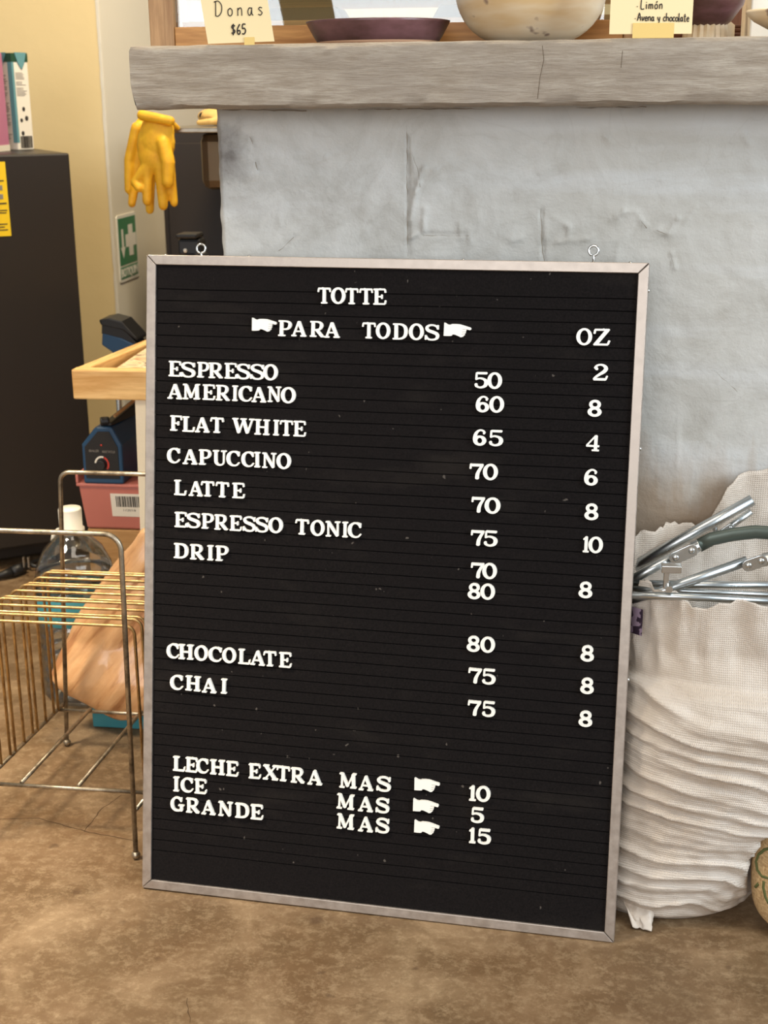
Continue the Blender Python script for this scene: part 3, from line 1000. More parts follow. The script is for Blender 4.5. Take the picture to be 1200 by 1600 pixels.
ORD = ['first', 'second', 'third', 'fourth', 'fifth', 'sixth', 'seventh', 'eighth', 'ninth']
ROWS = [
 ('TOTTE', [('T',-78.7,780.7,16.9),('O',-61.1,781.1,18.2),('T',-44.1,780.7,16.8),('T',-26.3,780.9,17.2),('E',-9.6,781.0,16.2)]),
 ('hand:first', [('>',-154.0,743.7,31.8)]),
 ('PARA', [('P',-127.8,739.8,17.0),('A',-109.7,740.2,19.2),('R',-86.6,740.2,18.7),('A',-67.9,739.4,19.4)]),
 ('TODOS', [('T',-21.7,740.3,17.2),('O',-4.0,740.3,18.0),('D',17.3,739.8,18.7),('O',37.1,740.1,18.4),('S',56.3,739.7,17.7)]),
 ('hand:second', [('>',87.3,743.6,33.1)]),
 ('ESPRESSO', [('E',-270.5,686.1,16.7),('S',-252.8,684.7,19.3),('P',-232.9,685.7,16.0),('R',-216.5,685.4,18.5),('E',-197.0,685.6,16.2),('S',-180.3,685.0,17.8),('S',-162.2,685.3,18.2),('O',-145.1,685.5,18.7)]),
 ('AMERICANO', [('A',-269.8,657.1,20.0),('M',-248.0,657.9,22.6),('E',-225.2,658.0,16.5),('R',-206.7,657.8,18.1),('I',-190.7,657.9,7.0),('C',-177.1,657.6,17.5),('A',-159.6,657.1,19.1),('N',-139.8,659.0,17.4),('O',-121.6,658.1,18.9)]),
 ('FLAT', [('F',-268.0,617.7,15.9),('L',-251.6,616.7,16.2),('A',-233.3,616.6,19.3),('T',-213.8,617.1,17.9)]),
 ('WHITE', [('W',-179.0,617.6,29.3),('H',-154.6,617.0,19.5),('I',-136.4,617.1,7.5),('T',-123.2,617.2,17.3),('E',-106.5,617.1,16.0)]),
 ('CAPUCCINO', [('C',-270.9,576.4,17.2),('A',-248.9,575.5,19.6),('P',-229.1,576.1,16.5),('U',-209.6,576.0,18.1),('C',-191.7,576.2,17.7),('C',-172.5,576.1,16.8),('I',-160.2,576.3,7.7),('N',-144.8,575.8,18.2),('O',-125.8,575.9,18.7)]),
 ('LATTE', [('L',-261.8,535.7,16.3),('A',-240.8,535.5,18.8),('T',-225.0,536.3,17.9),('T',-205.5,536.1,17.8),('E',-184.5,536.1,16.4)]),
 ('ESPRESSO2', [('E',-260.7,495.0,16.7),('S',-243.5,494.8,18.4),('P',-224.5,495.1,16.2),('R',-206.5,494.5,17.9),('E',-187.4,494.2,16.2),('S',-169.3,494.1,16.9),('S',-152.7,494.2,17.1),('O',-134.7,494.9,18.9)]),
 ('TONIC', [('T',-100.4,494.8,17.9),('O',-80.4,494.3,18.1),('N',-60.7,494.1,18.9),('I',-45.0,494.5,7.2),('C',-32.8,494.6,17.3)]),
 ('DRIP', [('D',-259.4,454.7,19.5),('R',-238.2,454.4,18.6),('I',-220.3,454.5,8.0),('P',-205.0,454.8,17.0)]),
 ('CHOCOLATE', [('C',-269.2,323.5,16.9),('H',-251.4,323.7,20.5),('O',-230.8,323.6,18.2),('C',-211.8,323.4,18.1),('O',-193.1,323.5,18.5),('L',-173.1,323.4,16.2),('A',-155.2,323.2,19.6),('T',-138.9,323.2,17.4),('E',-119.0,323.1,16.5)]),
 ('CHAI', [('C',-263.8,282.1,17.5),('H',-241.4,283.1,20.4),('A',-219.6,281.5,19.4),('I',-199.5,282.8,7.9)]),
 ('LECHE', [('L',-259.4,173.9,17.1),('E',-242.4,174.3,16.8),('C',-227.1,174.0,16.6),('H',-206.7,174.6,20.0),('E',-187.0,174.3,16.4)]),
 ('EXTRA', [('E',-156.8,173.9,16.3),('X',-135.3,174.6,20.5),('T',-118.2,174.6,17.9),('R',-99.3,173.8,18.1),('A',-76.6,173.0,19.4)]),
 ('MAS1', [('M',-32.9,173.9,22.5),('A',-9.5,171.9,19.1),('S',13.4,173.9,18.5)]),
 ('ICE', [('I',-262.8,146.5,7.9),('C',-248.0,146.5,17.1),('E',-229.8,146.6,16.8)]),
 ('MAS2', [('M',-35.4,145.8,22.9),('A',-9.3,144.7,19.6),('S',12.7,145.3,17.7)]),
 ('GRANDE', [('G',-261.0,119.6,18.9),('R',-240.0,119.7,18.3),('A',-218.4,119.3,19.3),('N',-195.2,119.6,19.5),('D',-172.4,119.6,19.1),('E',-153.0,119.9,16.9)]),
 ('MAS3', [('M',-34.8,119.7,22.6),('A',-8.6,118.2,19.6),('S',13.5,119.0,17.7)]),
 ('hand:leche', [('>',69.1,177.8,32.3)]),
 ('hand:ice', [('>',68.4,150.4,32.6)]),
 ('hand:grande', [('>',70.5,122.6,32.0)]),
 ('x10', [('1',126.4,172.8,9.0),('0',140.0,173.3,18.3)]),
 ('x5', [('5',133.1,145.2,16.5)]),
 ('x15', [('1',128.2,118.3,8.6),('5',142.7,118.6,16.7)]),
 ('p50', [('5',117.5,684.9,16.6),('0',134.3,684.7,17.7)]),
 ('p60', [('6',120.7,656.3,16.3),('0',137.8,656.5,17.8)]),
 ('p65', [('6',118.8,616.1,16.3),('5',137.9,616.2,17.0)]),
 ('p70a', [('7',116.4,574.7,17.2),('0',133.4,574.9,18.2)]),
 ('p70b', [('7',119.9,534.4,16.4),('0',137.5,534.1,19.3)]),
 ('p75a', [('7',120.8,493.6,16.8),('5',136.2,494.1,16.7)]),
 ('p70c', [('7',122.2,453.7,16.5),('0',137.1,453.9,18.0)]),
 ('p80a', [('8',119.2,427.8,15.9),('0',135.7,428.4,18.1)]),
 ('p80b', [('8',120.7,362.2,16.3),('0',138.3,362.4,18.1)]),
 ('p75b', [('7',123.9,322.3,16.7),('5',140.6,322.7,16.6)]),
 ('p75c', [('7',124.7,281.3,16.7),('5',142.0,282.0,16.3)]),
 ('OZ', [('O',238.1,739.7,18.5),('Z',258.3,739.9,19.9)]),
 ('z2', [('2',258.8,698.9,17.5)]),
 ('z8a', [('8',254.4,656.4,16.5)]),
 ('z4', [('4',254.0,615.4,15.8)]),
 ('z6', [('6',253.9,574.6,16.3)]),
 ('z8b', [('8',256.4,533.2,16.5)]),
 ('z10', [('1',251.5,493.8,7.6),('0',263.2,493.5,17.3)]),
 ('z8c', [('8',253.8,438.4,16.5)]),
 ('z8d', [('8',259.6,360.9,16.2)]),
 ('z8e', [('8',261.2,320.9,16.4)]),
 ('z8f', [('8',261.2,279.9,16.6)]),
]
WHERE = {
    'TOTTE': 'the five-letter heading at the very top', 'PARA': 'PARA in the second heading line', 'TODOS': 'TODOS in the second heading line',
    'ESPRESSO': 'the upper ESPRESSO above AMERICANO', 'AMERICANO': 'the word AMERICANO', 'FLAT': 'FLAT in the FLAT WHITE line', 'WHITE': 'WHITE in the FLAT WHITE line',
    'CAPUCCINO': 'the word CAPUCCINO', 'LATTE': 'the word LATTE', 'ESPRESSO2': 'ESPRESSO in the ESPRESSO TONIC line', 'TONIC': 'TONIC in the ESPRESSO TONIC line',
    'DRIP': 'the word DRIP', 'CHOCOLATE': 'the word CHOCOLATE', 'CHAI': 'the word CHAI', 'LECHE': 'LECHE in the LECHE EXTRA line', 'EXTRA': 'EXTRA in the LECHE EXTRA line',
    'MAS1': 'the top MAS, right of EXTRA', 'MAS2': 'the middle MAS, in the ICE line', 'MAS3': 'the bottom MAS, in the GRANDE line', 'ICE': 'the word ICE', 'GRANDE': 'the word GRANDE', 'OZ': 'the column heading OZ',
    'x10': 'the extra price 10 in the LECHE EXTRA line', 'x5': 'the extra price in the ICE line', 'x15': 'the extra price 15 in the GRANDE line',
    'p50': 'the price 50 in the upper ESPRESSO line', 'p60': 'the price 60 below 50', 'p65': 'the price 65 right of FLAT WHITE', 'p70a': 'the uppermost price 70, right of CAPUCCINO',
    'p70b': 'the middle price 70, right of LATTE', 'p75a': 'the uppermost price 75, right of ESPRESSO TONIC', 'p70c': 'the lowest price 70, touching the 80 below',
    'p80a': 'the upper price 80, right under a 70', 'p80b': 'the lower price 80, right of CHOCOLATE', 'p75b': 'the middle price 75, right of CHAI', 'p75c': 'the lowest price 75, below CHAI',
    'z2': 'the OZ column, topmost number', 'z8a': 'the OZ column, second number down', 'z4': 'the OZ column, third number down', 'z6': 'the OZ column, fourth number down',
    'z8b': 'the OZ column, just above the 10', 'z10': 'the number 10 in the OZ column', 'z8c': 'the OZ column, just below the 10', 'z8d': 'the OZ column, third from the bottom',
    'z8e': 'the OZ column, second from the bottom', 'z8f': 'the OZ column, at the very bottom',
}
HWHERE = {'first': 'left of PARA', 'second': 'right of TODOS', 'leche': 'in the LECHE EXTRA line, top of three', 'ice': 'in the ICE line, middle of three', 'grande': 'in the GRANDE line, bottom of three'}
shapes = {}
rnd = random.Random(4)
for key, items in ROWS:
    vmean = sum(i[2] for i in items) / len(items)
    for q, (ch, U, V, Wm) in enumerate(items):
        V = 0.5 * V + 0.5 * vmean
        if ch == '>':
            o = bpy.data.objects.new('pointing_hand', hand_me)
            base_w = hand_w
            lab = 'white plastic pointing hand on the letter board, ' + HWHERE[key.split(':')[1]]
            cat, grp, nm = 'pointing hand', 'white pointing hands on the letter board', 'pointing_hand'
        else:
            if ch not in shapes:
                shapes[ch] = glyph(ch)
            me, base_w = shapes[ch]
            dig = ch.isdigit()
            o = bpy.data.objects.new('plastic_digit' if dig else 'plastic_letter', me)
            if key[0] == 'z' and key != 'z10' or key == 'x5':
                lab = 'white plastic digit %s in %s' % (ch, WHERE[key])
            elif dig:
                lab = 'white plastic digit %s, %s digit of %s' % (ch, ORD[q], WHERE[key])
            else:
                lab = 'white plastic letter %s, %s letter of %s' % (ch, ORD[q], WHERE[key])
            cat = 'digit' if dig else 'letter'
            grp = 'white plastic digits on the letter board' if dig else 'white plastic letters on the letter board'
        C.objects.link(o)
        tilt = rnd.uniform(-0.018, 0.018)
        o.matrix_world = board_m @ Matrix.Translation((U / 1000, 0.0, V / 1000)) @ Matrix.Rotation(tilt, 4, 'Y') @ Matrix.Diagonal((Wm / 1000 / base_w, 1, 1, 1))
        tag(o, lab, cat, grp)
        if ch == '>':
            l = bpy.data.objects.new('finger_lines', hand_line_me)
            C.objects.link(l)
            l.parent = o

# ------------------------------------------------------------------ white woven sack with metal legs, right of the board
def lerp_keys(keys, z):
    for a, b in zip(keys, keys[1:]):
        if z <= b[0]:
            t = (z - a[0]) / (b[0] - a[0])
            t = t * t * (3 - 2 * t) * 0.5 + t * 0.5
            return [p + (q - p) * t for p, q in zip(a[1:], b[1:])]
    return list(keys[-1][1:])


bx = (0.2378, 1.5450, 0.0643)[0]
bc, brr = Vector((bx + 0.064, 1.535, 0.079)), (0.064, 0.042, 0.0785)
SK = [  # z, centre x, radius x, centre y, radius y
    (0.000, 0.131, 0.096, 1.608, 0.066), (0.012, 0.138, 0.106, 1.606, 0.076), (0.040, 0.148, 0.120, 1.604, 0.084), (0.100, 0.190, 0.150, 1.600, 0.088),
    (0.200, 0.258, 0.192, 1.588, 0.096), (0.280, 0.268, 0.194, 1.588, 0.096), (0.310, 0.270, 0.194, 1.594, 0.088), (0.324, 0.270, 0.190, 1.604, 0.074), (0.360, 0.270, 0.193, 1.610, 0.070), (0.600, 0.274, 0.197, 1.614, 0.068)]
mb = MB()
NA, rows = 168, []
vs, fs, uvs = [], [], []
bodyz = [0.0025 * i for i in range(0, 130)]
NC = 34
for j in range(len(bodyz) + NC):
    for i in range(NA):
        a = 2 * PI * i / NA - PI / 2          # -90 degrees faces the camera
        ca, sa = math.cos(a), math.sin(a)
        back = max(0.0, sa)
        if j < len(bodyz):
            z = bodyz[j]
        else:
            rim = 0.428 + 0.006 * noise.noise((ca * 5, sa * 5, 1)) + 0.005 * noise.noise((ca * 16, sa * 16, 2))
            if sa < 0:
                rim += 0.022 * max(0, -ca - 0.55) - 0.012 * math.exp(-((ca + 0.62) / 0.10) ** 2)
            rim -= 0.075 * min(1.0, max(0.0, (-ca - 0.945) / 0.03))
            bk = min(1.0, max(0.0, (sa + 0.05) / 0.45))
            step = 1 / (1 + math.exp(-(ca + 0.42 + 0.05 * noise.noise((sa * 30, z * 30, 3))) / 0.03))
            rim += bk * (0.058 + 0.068 * step + 0.006 * noise.noise((ca * 22, 5, 2)))
            z0 = bodyz[-1]
            z = z0 + (rim - z0) * (j - len(bodyz) + 1) / NC
        cx, rx, cy, ry = lerp_keys(SK, z)
        x, y = cx + rx * ca, cy + ry * sa
        nn = Vector((ca / rx, sa / ry, 0)).normalized()
        off = 0.0
        if j < len(bodyz):
            fade = min(1, z / 0.03) * min(1, (0.336 - z) / 0.03)
            zz = z + 0.13 * (x - 0.2) + 0.010 * noise.noise((ca * 1.6, sa * 1.6, z * 6)) + 0.010 * noise.noise((3, z * 17, 1))
            ph = 2 * PI * zz / 0.024 + 2.2 * noise.noise((ca * 2.6, z * 16, 8))
            w = (1 - abs(math.sin(ph / 2))) ** 1.15
            amp = 0.0042 * max(0.1, 0.7 + 1.3 * noise.noise((ca * 1.8, z * 26, 12)))
            off += 0.0016 * (1 - abs(math.sin(ph * 1.31 + 1))) * fade
            off += amp * (2 * w - 0.7) * fade
            off += 0.006 * noise.noise((ca * 2, sa * 2, z * 9)) * fade
            off += 0.0025 * noise.noise((ca * 9, sa * 9, z * 60)) * fade
        else:
            t = (j - len(bodyz) + 1) / NC
            off += (0.009 * noise.noise((ca * 4, sa * 4, z * 7)) + 0.0055 * noise.noise((ca * 13, sa * 13, z * 16)) + 0.002 * noise.noise((ca * 30, sa * 30, z * 50))) * min(1, t * 3)
        x += nn.x * off
        y += nn.y * off
        y = min(y, 1.6895)
        eu = 1 - abs((x - bc.x) / (brr[0] * 1.07)) ** 2.35 - abs((z - bc.z) / (brr[2] * 1.05)) ** 2.35
        if eu > 0 and y < bc.y + brr[1] * 1.07 * eu ** 0.43 and sa < 0.2:
            y = bc.y + brr[1] * 1.07 * eu ** 0.43 + 0.002      # dented by the burlap sack lying against it
        vs.append((x, y, z))
        uvs.append((i / NA * 0.95, z))
nr = len(bodyz) + NC
for j in range(nr - 1):
    for i in range(NA):
        k2 = (i + 1) % NA
        fs.append((j * NA + i, j * NA + k2, (j + 1) * NA + k2, (j + 1) * NA + i))
fs.append(tuple(range(NA - 1, -1, -1)))
me = bpy.data.meshes.new('sack_cloth')
me.from_pydata(vs, [], fs)
ul = me.uv_layers.new(name='weave')
for poly in me.polygons:
    for li in poly.loop_indices:
        vi = me.loops[li].vertex_index
        u, w = uvs[vi]
        if u < 0.01 and any(uvs[me.loops[q].vertex_index][0] > 0.9 for q in poly.loop_indices):
            u += 0.95
        ul.data[li].uv = (u, w)
    poly.use_smooth = True
me.materials.append(M['sack'])
sack = thing('woven_sack', 'large white woven plastic sack with rippled sides, right of the letter board', 'sack', (0.2, 1.6, 0))
o = bpy.data.objects.new('sack_cloth', me)
C.objects.link(o)
o.parent = sack
o.matrix_parent_inverse = sack.matrix_world.inverted()
o.matrix_basis = Matrix.Translation((-0.2, -1.6, 0))
o.matrix_parent_inverse = Matrix.Identity(4)
sd = o.modifiers.new('thickness', 'SOLIDIFY')
sd.thickness = 0.0012
R = rel(sack)
# the crumpled lining seen inside the mouth
mb = MB()
N1, N2 = 40, 14
vs, fs = [], []
for i in range(N1 + 1):
    for j in range(N2 + 1):
        u, w = i / N1 * 2 - 1, j / N2 * 2 - 1
        x, y = 0.258 + 0.172 * u * math.sqrt(1 - w * w / 2), 1.607 + 0.060 * w * math.sqrt(1 - u * u / 2)
        z = 0.350 + 0.022 * w + 0.022 * noise.noise((x * 20, y * 26, 1)) + 0.010 * noise.noise((x * 55, y * 60, 4))
        vs.append(R((x, y, z)))
for i in range(N1):
    for j in range(N2):
        a = i * (N2 + 1) + j
        fs.append((a, a + 1, a + N2 + 2, a + N2 + 1))
mb.add(vs, fs).build('lining', M['liner'], sack, smooth=True)
# loose corner of cloth on the floor
mb = MB()
vs, fs = [], []
A, B, D, E2 = Vector((0.074, 1.556, 0.048)), Vector((0.126, 1.545, 0.034)), Vector((0.096, 1.513, 0.004)), Vector((0.119, 1.508, 0.003))
NN = 14
for i in range(NN + 1):
    for j in range(NN + 1):
        u, w = i / NN, j / NN
        p = A.lerp(B, u).lerp(D.lerp(E2, u), w)
        p.z = max(0.0018, p.z + 0.010 * noise.noise((u * 3.4, w * 2.0, 2)) * (1 - w * 0.5))
        p.x += 0.004 * noise.noise((u * 4, w * 5, 7))
        p.y += 0.004 * noise.noise((u * 4, w * 5, 9))
        vs.append(R(p))
for i in range(NN):
    for j in range(NN):
        a = i * (NN + 1) + j
        fs.append((a, a + 1, a + NN + 2, a + NN + 1))
lc = mb.add(vs, fs).build('loose_corner', M['sack'], sack, smooth=True)
lc.modifiers.new('thickness', 'SOLIDIFY').thickness = 0.0012
# dark printed patch at the left of the collar
mb = MB()
vs, fs = [], []
for i in range(7):
    for j in range(11):
        a = -PI + 0.10 + 0.42 * i / 6
        z = 0.372 + 0.034 * j / 10
        cx, rx, cy, ry = lerp_keys(SK, z)
        x, y = cx + (rx + 0.010) * math.cos(a), cy + (ry + 0.010) * math.sin(a)
        vs.append(R((x, y, z)))
for i in range(6):
    for j in range(10):
        a = i * 11 + j
        fs.append((a, a + 1, a + 12, a + 11))
mb.add(vs, fs).build('printed_patch', M['purple'], sack, smooth=True)


def metal_root(name, label, p):
    return thing(name, label, 'metal leg', p, group='folding metal legs in the sack')


def plate(a, b, w, t, mb=None):
    """flat rounded plate from a to b lying in the x-z plane"""
    a, b = Vector(a), Vector(b)
    d = (b - a).normalized()
    nrm = Vector((-d.z, 0, d.x)) * w
    poly = []
    for c, s0 in ((b, 0), (a, PI)):
        an = math.atan2(d.z, d.x)
        for i in range(9):
            q = an + s0 - PI / 2 + PI * i / 8
            poly.append((c.x + w * math.cos(q), c.z + w * math.sin(q)))
    mb = mb or MB()
    mb.prism(poly, lambda x, y, dd: (x, a.y + dd, y), -t / 2, t / 2)
    return mb


def leg_assembly(label, y, tube_px, r, plate_px=None, collar=None, bar=None, rear=0.0):
    p0 = tube_px[0]
    root = metal_root('folding_leg', label, (p0[0], y, p0[2]))
    R = rel(root)
    MB().tube([R(p) for p in tube_px], r, 14).build('tube', M['tube'], root, smooth=True)
    if plate_px:
        a, b, w = plate_px
        hp = plate(R((a[0], y - r - 0.002, a[2])), R((b[0], y - r - 0.002, b[2])), w, 0.003).build('hinge_plate', M['tube'], root, bevel=0.0006)
        for q in (a, b):
            c = R((q[0], y - r - 0.0036, q[2]))
            MB().ball(c, w * 0.52, 12, 6, (1, 0.45, 1)).build('rivet', M['chrome'], hp, smooth=True)
    if collar:
        a, b, rr = collar
        MB().tube([R(a), R(b)], rr, 14).build('collar', M['chrome'], root, bevel=0.0006)
    if bar:
        pts, rr = bar
        MB().tube([R(p) for p in pts], rr, 14, flat=(0.55, 1.0)).build('flat_bar', M['tube_dark'], root, smooth=True)
    return root


leg_assembly('thick straight galvanised tube rising highest to the right out of the sack', 1.64, [(0.0607, 1.6400, 0.4219), (0.2227, 1.6400, 0.5281)], 0.0072)
leg_assembly('galvanised tube hinged to a dark green bar curving right across the sack mouth', 1.605, [(0.0600, 1.6050, 0.4184), (0.1349, 1.6050, 0.4668)], 0.0058,
             ((0.1312, 1.6050, 0.4650), (0.1497, 1.6050, 0.4747), 0.0078), ((0.1512, 1.6050, 0.4756), (0.1593, 1.6050, 0.4799), 0.0078),
             ([(0.1578, 1.6050, 0.4782), (0.1732, 1.6050, 0.4877), (0.1976, 1.6050, 0.4942), (0.2236, 1.6050, 0.4983), (0.2460, 1.6050, 0.4975), (0.2725, 1.6050, 0.4911)], 0.0085))
leg_assembly('short thin tube with a small plate, right under the highest thick tube', 1.655, [(0.1846, 1.6550, 0.4753), (0.2242, 1.6550, 0.5090)], 0.0042,
             ((0.1904, 1.6550, 0.4814), (0.1993, 1.6550, 0.4891), 0.0048), ((0.1807, 1.6550, 0.4885), (0.1836, 1.6550, 0.4786), 0.0032))
legC = leg_assembly('middle galvanised tube with an upright bolted bracket and a two-rivet plate', 1.58, [(0.0787, 1.5800, 0.4158), (0.1126, 1.5800, 0.4263), (0.2136, 1.5800, 0.4700)], 0.0062,
             ((0.2139, 1.5800, 0.4668), (0.2283, 1.5800, 0.4729), 0.0074), ((0.2313, 1.5800, 0.4714), (0.2429, 1.5800, 0.4743), 0.0080),
             ([(0.2415, 1.5800, 0.4742), (0.2662, 1.5800, 0.4783)], 0.0075))
R = rel(legC)
mb = MB()
a, b = (0.1158, 1.5660, 0.4372), (0.1221, 1.5660, 0.4618)
mb.box(R((a[0], 1.562, a[2])), R((b[0], 1.571, b[2])))
a, b = (0.1126, 1.5660, 0.4574), (0.1360, 1.5660, 0.4663)
mb.box(R((a[0], 1.560, a[2])), R((b[0], 1.573, b[2])))
br = mb.build('bracket', M['chrome'], legC, bevel=0.0008)
c = (0.1225, 1.5660, 0.4383)
MB().tube([R((c[0], 1.572, c[2])), R((c[0], 1.556, c[2]))], 0.0046, 6).build('bolt', M['chrome'], br)
leg_assembly('upper of the two nearly level tubes lying along the sack rim', 1.60, [(0.0712, 1.6000, 0.4281), (0.2649, 1.6000, 0.4333)], 0.0048)
leg_assembly('lowest level tube, lying just behind the front rim of the sack', 1.565, [(0.0778, 1.5650, 0.4263), (0.1343, 1.5650, 0.4269), (0.2643, 1.5650, 0.4250)], 0.0046)
leg_assembly('thin level tube between the two lying along the sack rim', 1.585, [(0.0707, 1.5850, 0.4277), (0.2671, 1.5850, 0.4258)], 0.0034)

# small burlap coffee sack at the right edge
bs = thing('burlap_sack', 'small tan burlap sack with green lettering on the floor at the right', 'sack', (bc.x, bc.y, 0))
R = rel(bs)
mb = MB()
vs, fs = [], []
n1, n2 = 40, 24
for i in range(n2 + 1):
    th = PI * i / n2
    for j in range(n1):
        q = 2 * PI * j / n1
        s = 1 + 0.03 * noise.noise((math.cos(q) * 2, math.sin(q) * 2, th * 2))
        e = lambda t: math.copysign(abs(t) ** 0.85, t)
        p = (bc.x + brr[0] * s * e(math.sin(th)) * e(math.cos(q)), bc.y + brr[1] * s * e(math.sin(th)) * e(math.sin(q)), max(0.001, bc.z + brr[2] * s * e(math.cos(th))))
        vs.append(R(p))
for i in range(n2):
    for j in range(n1):
        k2 = (j + 1) % n1
        fs.append((i * n1 + j, (i + 1) * n1 + j, (i + 1) * n1 + k2, i * n1 + k2))
mb.add(vs, fs).build('sack_cloth', M['burlap'], bs, smooth=True)
mb = MB()


def on_bag(p):
    u, w = (p[0] - bc.x) / brr[0], (p[2] - bc.z) / brr[2]
    e = max(0.02, 1 - abs(u) ** 2.35 - abs(w) ** 2.35)
    return R((p[0], bc.y - brr[1] * e ** 0.43 + 0.0004, p[2]))


for st in ([(0.2549, 1.4950, 0.1261), (0.2493, 1.4950, 0.1213), (0.2439, 1.4950, 0.1122), (0.2416, 1.4950, 0.1024), (0.2429, 1.4950, 0.0938), (0.2477, 1.4950, 0.0897), (0.2559, 1.4950, 0.0912)],
           [(0.2503, 1.4950, 0.0846), (0.2502, 1.4950, 0.0758), (0.2532, 1.4950, 0.0645), (0.2576, 1.4950, 0.0560)], [(0.2438, 1.4950, 0.1357), (0.2428, 1.4950, 0.1287)],
           [(0.2448, 1.4950, 0.0772), (0.2423, 1.4950, 0.0699)], [(0.2555, 1.4950, 0.1400), (0.2474, 1.4950, 0.1377)]):
    pts = []
    for a, b in zip(st, st[1:]):
        for q in range(4):
            pts.append(on_bag([a[i] + (b[i] - a[i]) * q / 4 for i in range(3)]))
    pts.append(on_bag(st[-1]))
    mb.tube(pts, 0.0019, 8)
mb.build('green_lettering', M['green_paint'], bs, smooth=True)

# ------------------------------------------------------------------ wire rack, left of the board
rack = thing('wire_rack', 'brass wire rack with hoops and ball feet on the floor left of the board', 'rack', (-0.69, 1.76, 0))
R = rel(rack)


def hoop(x0, x1, y, z0, zt, bend, lean0=0.0, lean1=0.0):
    pts = [(x0 + lean0, y, z0)]
    for i in range(9):
        q = PI - PI / 2 * i / 8
        pts.append((x0 + bend + bend * math.cos(q), y, zt - bend + bend * math.sin(q)))
    for i in range(9):
        q = PI / 2 - PI / 2 * i / 8
        pts.append((x1 - bend + bend * math.cos(q), y, zt - bend + bend * math.sin(q)))
    pts.append((x1 + lean1, y, z0))
    return [R(p) for p in pts]


def ball_feet(parent, pts):
    for p in pts:
        MB().ball(R((p[0], p[1], 0.0062)), 0.0062, 14, 10).build('ball_foot', M['rodframe'], parent, smooth=True)


ff = MB().tube(hoop(-0.812, -0.566, 1.60, 0.008, 0.470, 0.022, -0.008, -0.009), 0.0036, 10).build('end_frame', M['rodframe'], rack, smooth=True)
ball_feet(ff, [(-0.820, 1.60), (-0.575, 1.60)])
bf = MB().tube(hoop(-0.768, -0.548, 1.92, 0.008, 0.461, 0.016, -0.025, 0.018), 0.0036, 10).build('end_frame', M['rodframe'], rack, smooth=True)
ball_feet(bf, [(-0.793, 1.92), (-0.530, 1.92)])
for i in range(12):
    t = i / 11
    y = 1.630 + 0.270 * t + 0.006 * math.sin(i * 2.1)
    MB().tube(hoop(-0.812 + 0.020 * t, -0.566 + 0.006 * t, y, 0.074, 0.332 - 0.022 * t, 0.012, 0.0, 0.0), 0.0023, 8).build('hoop_rod', M['rod'], rack, smooth=True)
for (a, b) in (((-0.814, 1.602, 0.075), (-0.792, 1.918, 0.075)), ((-0.571, 1.602, 0.075), (-0.540, 1.918, 0.075)), ((-0.812, 1.655, 0.072), (-0.568, 1.655, 0.072)), ((-0.796, 1.902, 0.072), (-0.545, 1.902, 0.072)),
               ((-0.756, 1.655, 0.076), (-0.742, 1.902, 0.076)), ((-0.672, 1.655, 0.076), (-0.658, 1.902, 0.076))):
    MB().tube([R(a), R(b)], 0.0030, 8).build('base_rod', M['rodframe'], rack, smooth=True)

# clear plastic bag of pleated kraft paper behind the rack
out = [(-0.6661, 2.0000, 0.3486), (-0.6900, 2.0000, 0.3220), (-0.7210, 2.0000, 0.2884), (-0.7543, 2.0000, 0.2433), (-0.7930, 2.0000, 0.1916), (-0.8120, 2.0000, 0.1456), (-0.8235, 2.0000, 0.0993), (-0.8270, 2.0000, 0.0703), (-0.8112, 2.0000, 0.0455), (-0.7813, 2.0000, 0.0284), (-0.7492, 2.0000, 0.0115),
       (-0.7170, 2.0000, -0.0032), (-0.6924, 2.0000, 0.0006), (-0.6603, 2.0000, 0.0210), (-0.6353, 2.0000, 0.1142), (-0.6247, 2.0000, 0.2265), (-0.6297, 2.0000, 0.3241)]
cxm = sum(p[0] for p in out) / len(out)
czm = sum(p[2] for p in out) / len(out)
zlow = min(p[2] for p in out)
BY = 1.985
bag = thing('kraft_paper_bag', 'clear bag of pleated brown kraft paper standing behind the wire rack', 'bag', (cxm, BY, 0))
R = rel(bag)
dense = []
for i in range(len(out)):
    p0, p1, p2, p3 = [Vector((out[(i + q) % len(out)][0], out[(i + q) % len(out)][2])) for q in (-1, 0, 1, 2)]
    for q in range(5):
        t = q / 5
        dense.append(0.5 * ((2 * p1) + (p2 - p0) * t + (2 * p0 - 5 * p1 + 4 * p2 - p3) * t * t + (3 * p1 - p0 - 3 * p2 + p3) * t ** 3))
mb = MB()
vs, fs = [], []
nd = len(dense)
RN = 12
for side in (-1, 1):
    for i in range(RN + 1):
        s = math.sin(PI / 2 * i / RN)
        d = math.cos(PI / 2 * i / RN)
        for p in dense:
            x = cxm + (p.x - cxm) * s
            z = czm + (p.y - czm) * s
            up = min(1.0, max(0.0, (0.34 - z) / 0.12))
            ang = math.atan2(z - 0.36, x + 0.60)
            pl = 0.004 * abs(math.sin(ang * 17)) * (s > 0.05)
            lo = min(1.0, max(0.0, (z - 0.06) / 0.10))
            yc = BY - 0.028 * (1 - lo) + 0.02 * lo
            y = yc + side * ((0.020 + 0.020 * lo) * d * (0.45 + 0.55 * up) + pl * min(1, d * 3))
            z = max(0.003, z + 0.036 * (1 - lo))
            vs.append(R((x, y, z)))
per = (RN + 1) * nd
for sd_ in (0, 1):
    for i in range(RN):
        for j in range(nd):
            k2 = (j + 1) % nd
            a = sd_ * per + i * nd
            fs.append((a + j, a + k2, a + nd + k2, a + nd + j))
mb.add(vs, fs).build('pleated_paper', M['kraft'], bag, smooth=True)

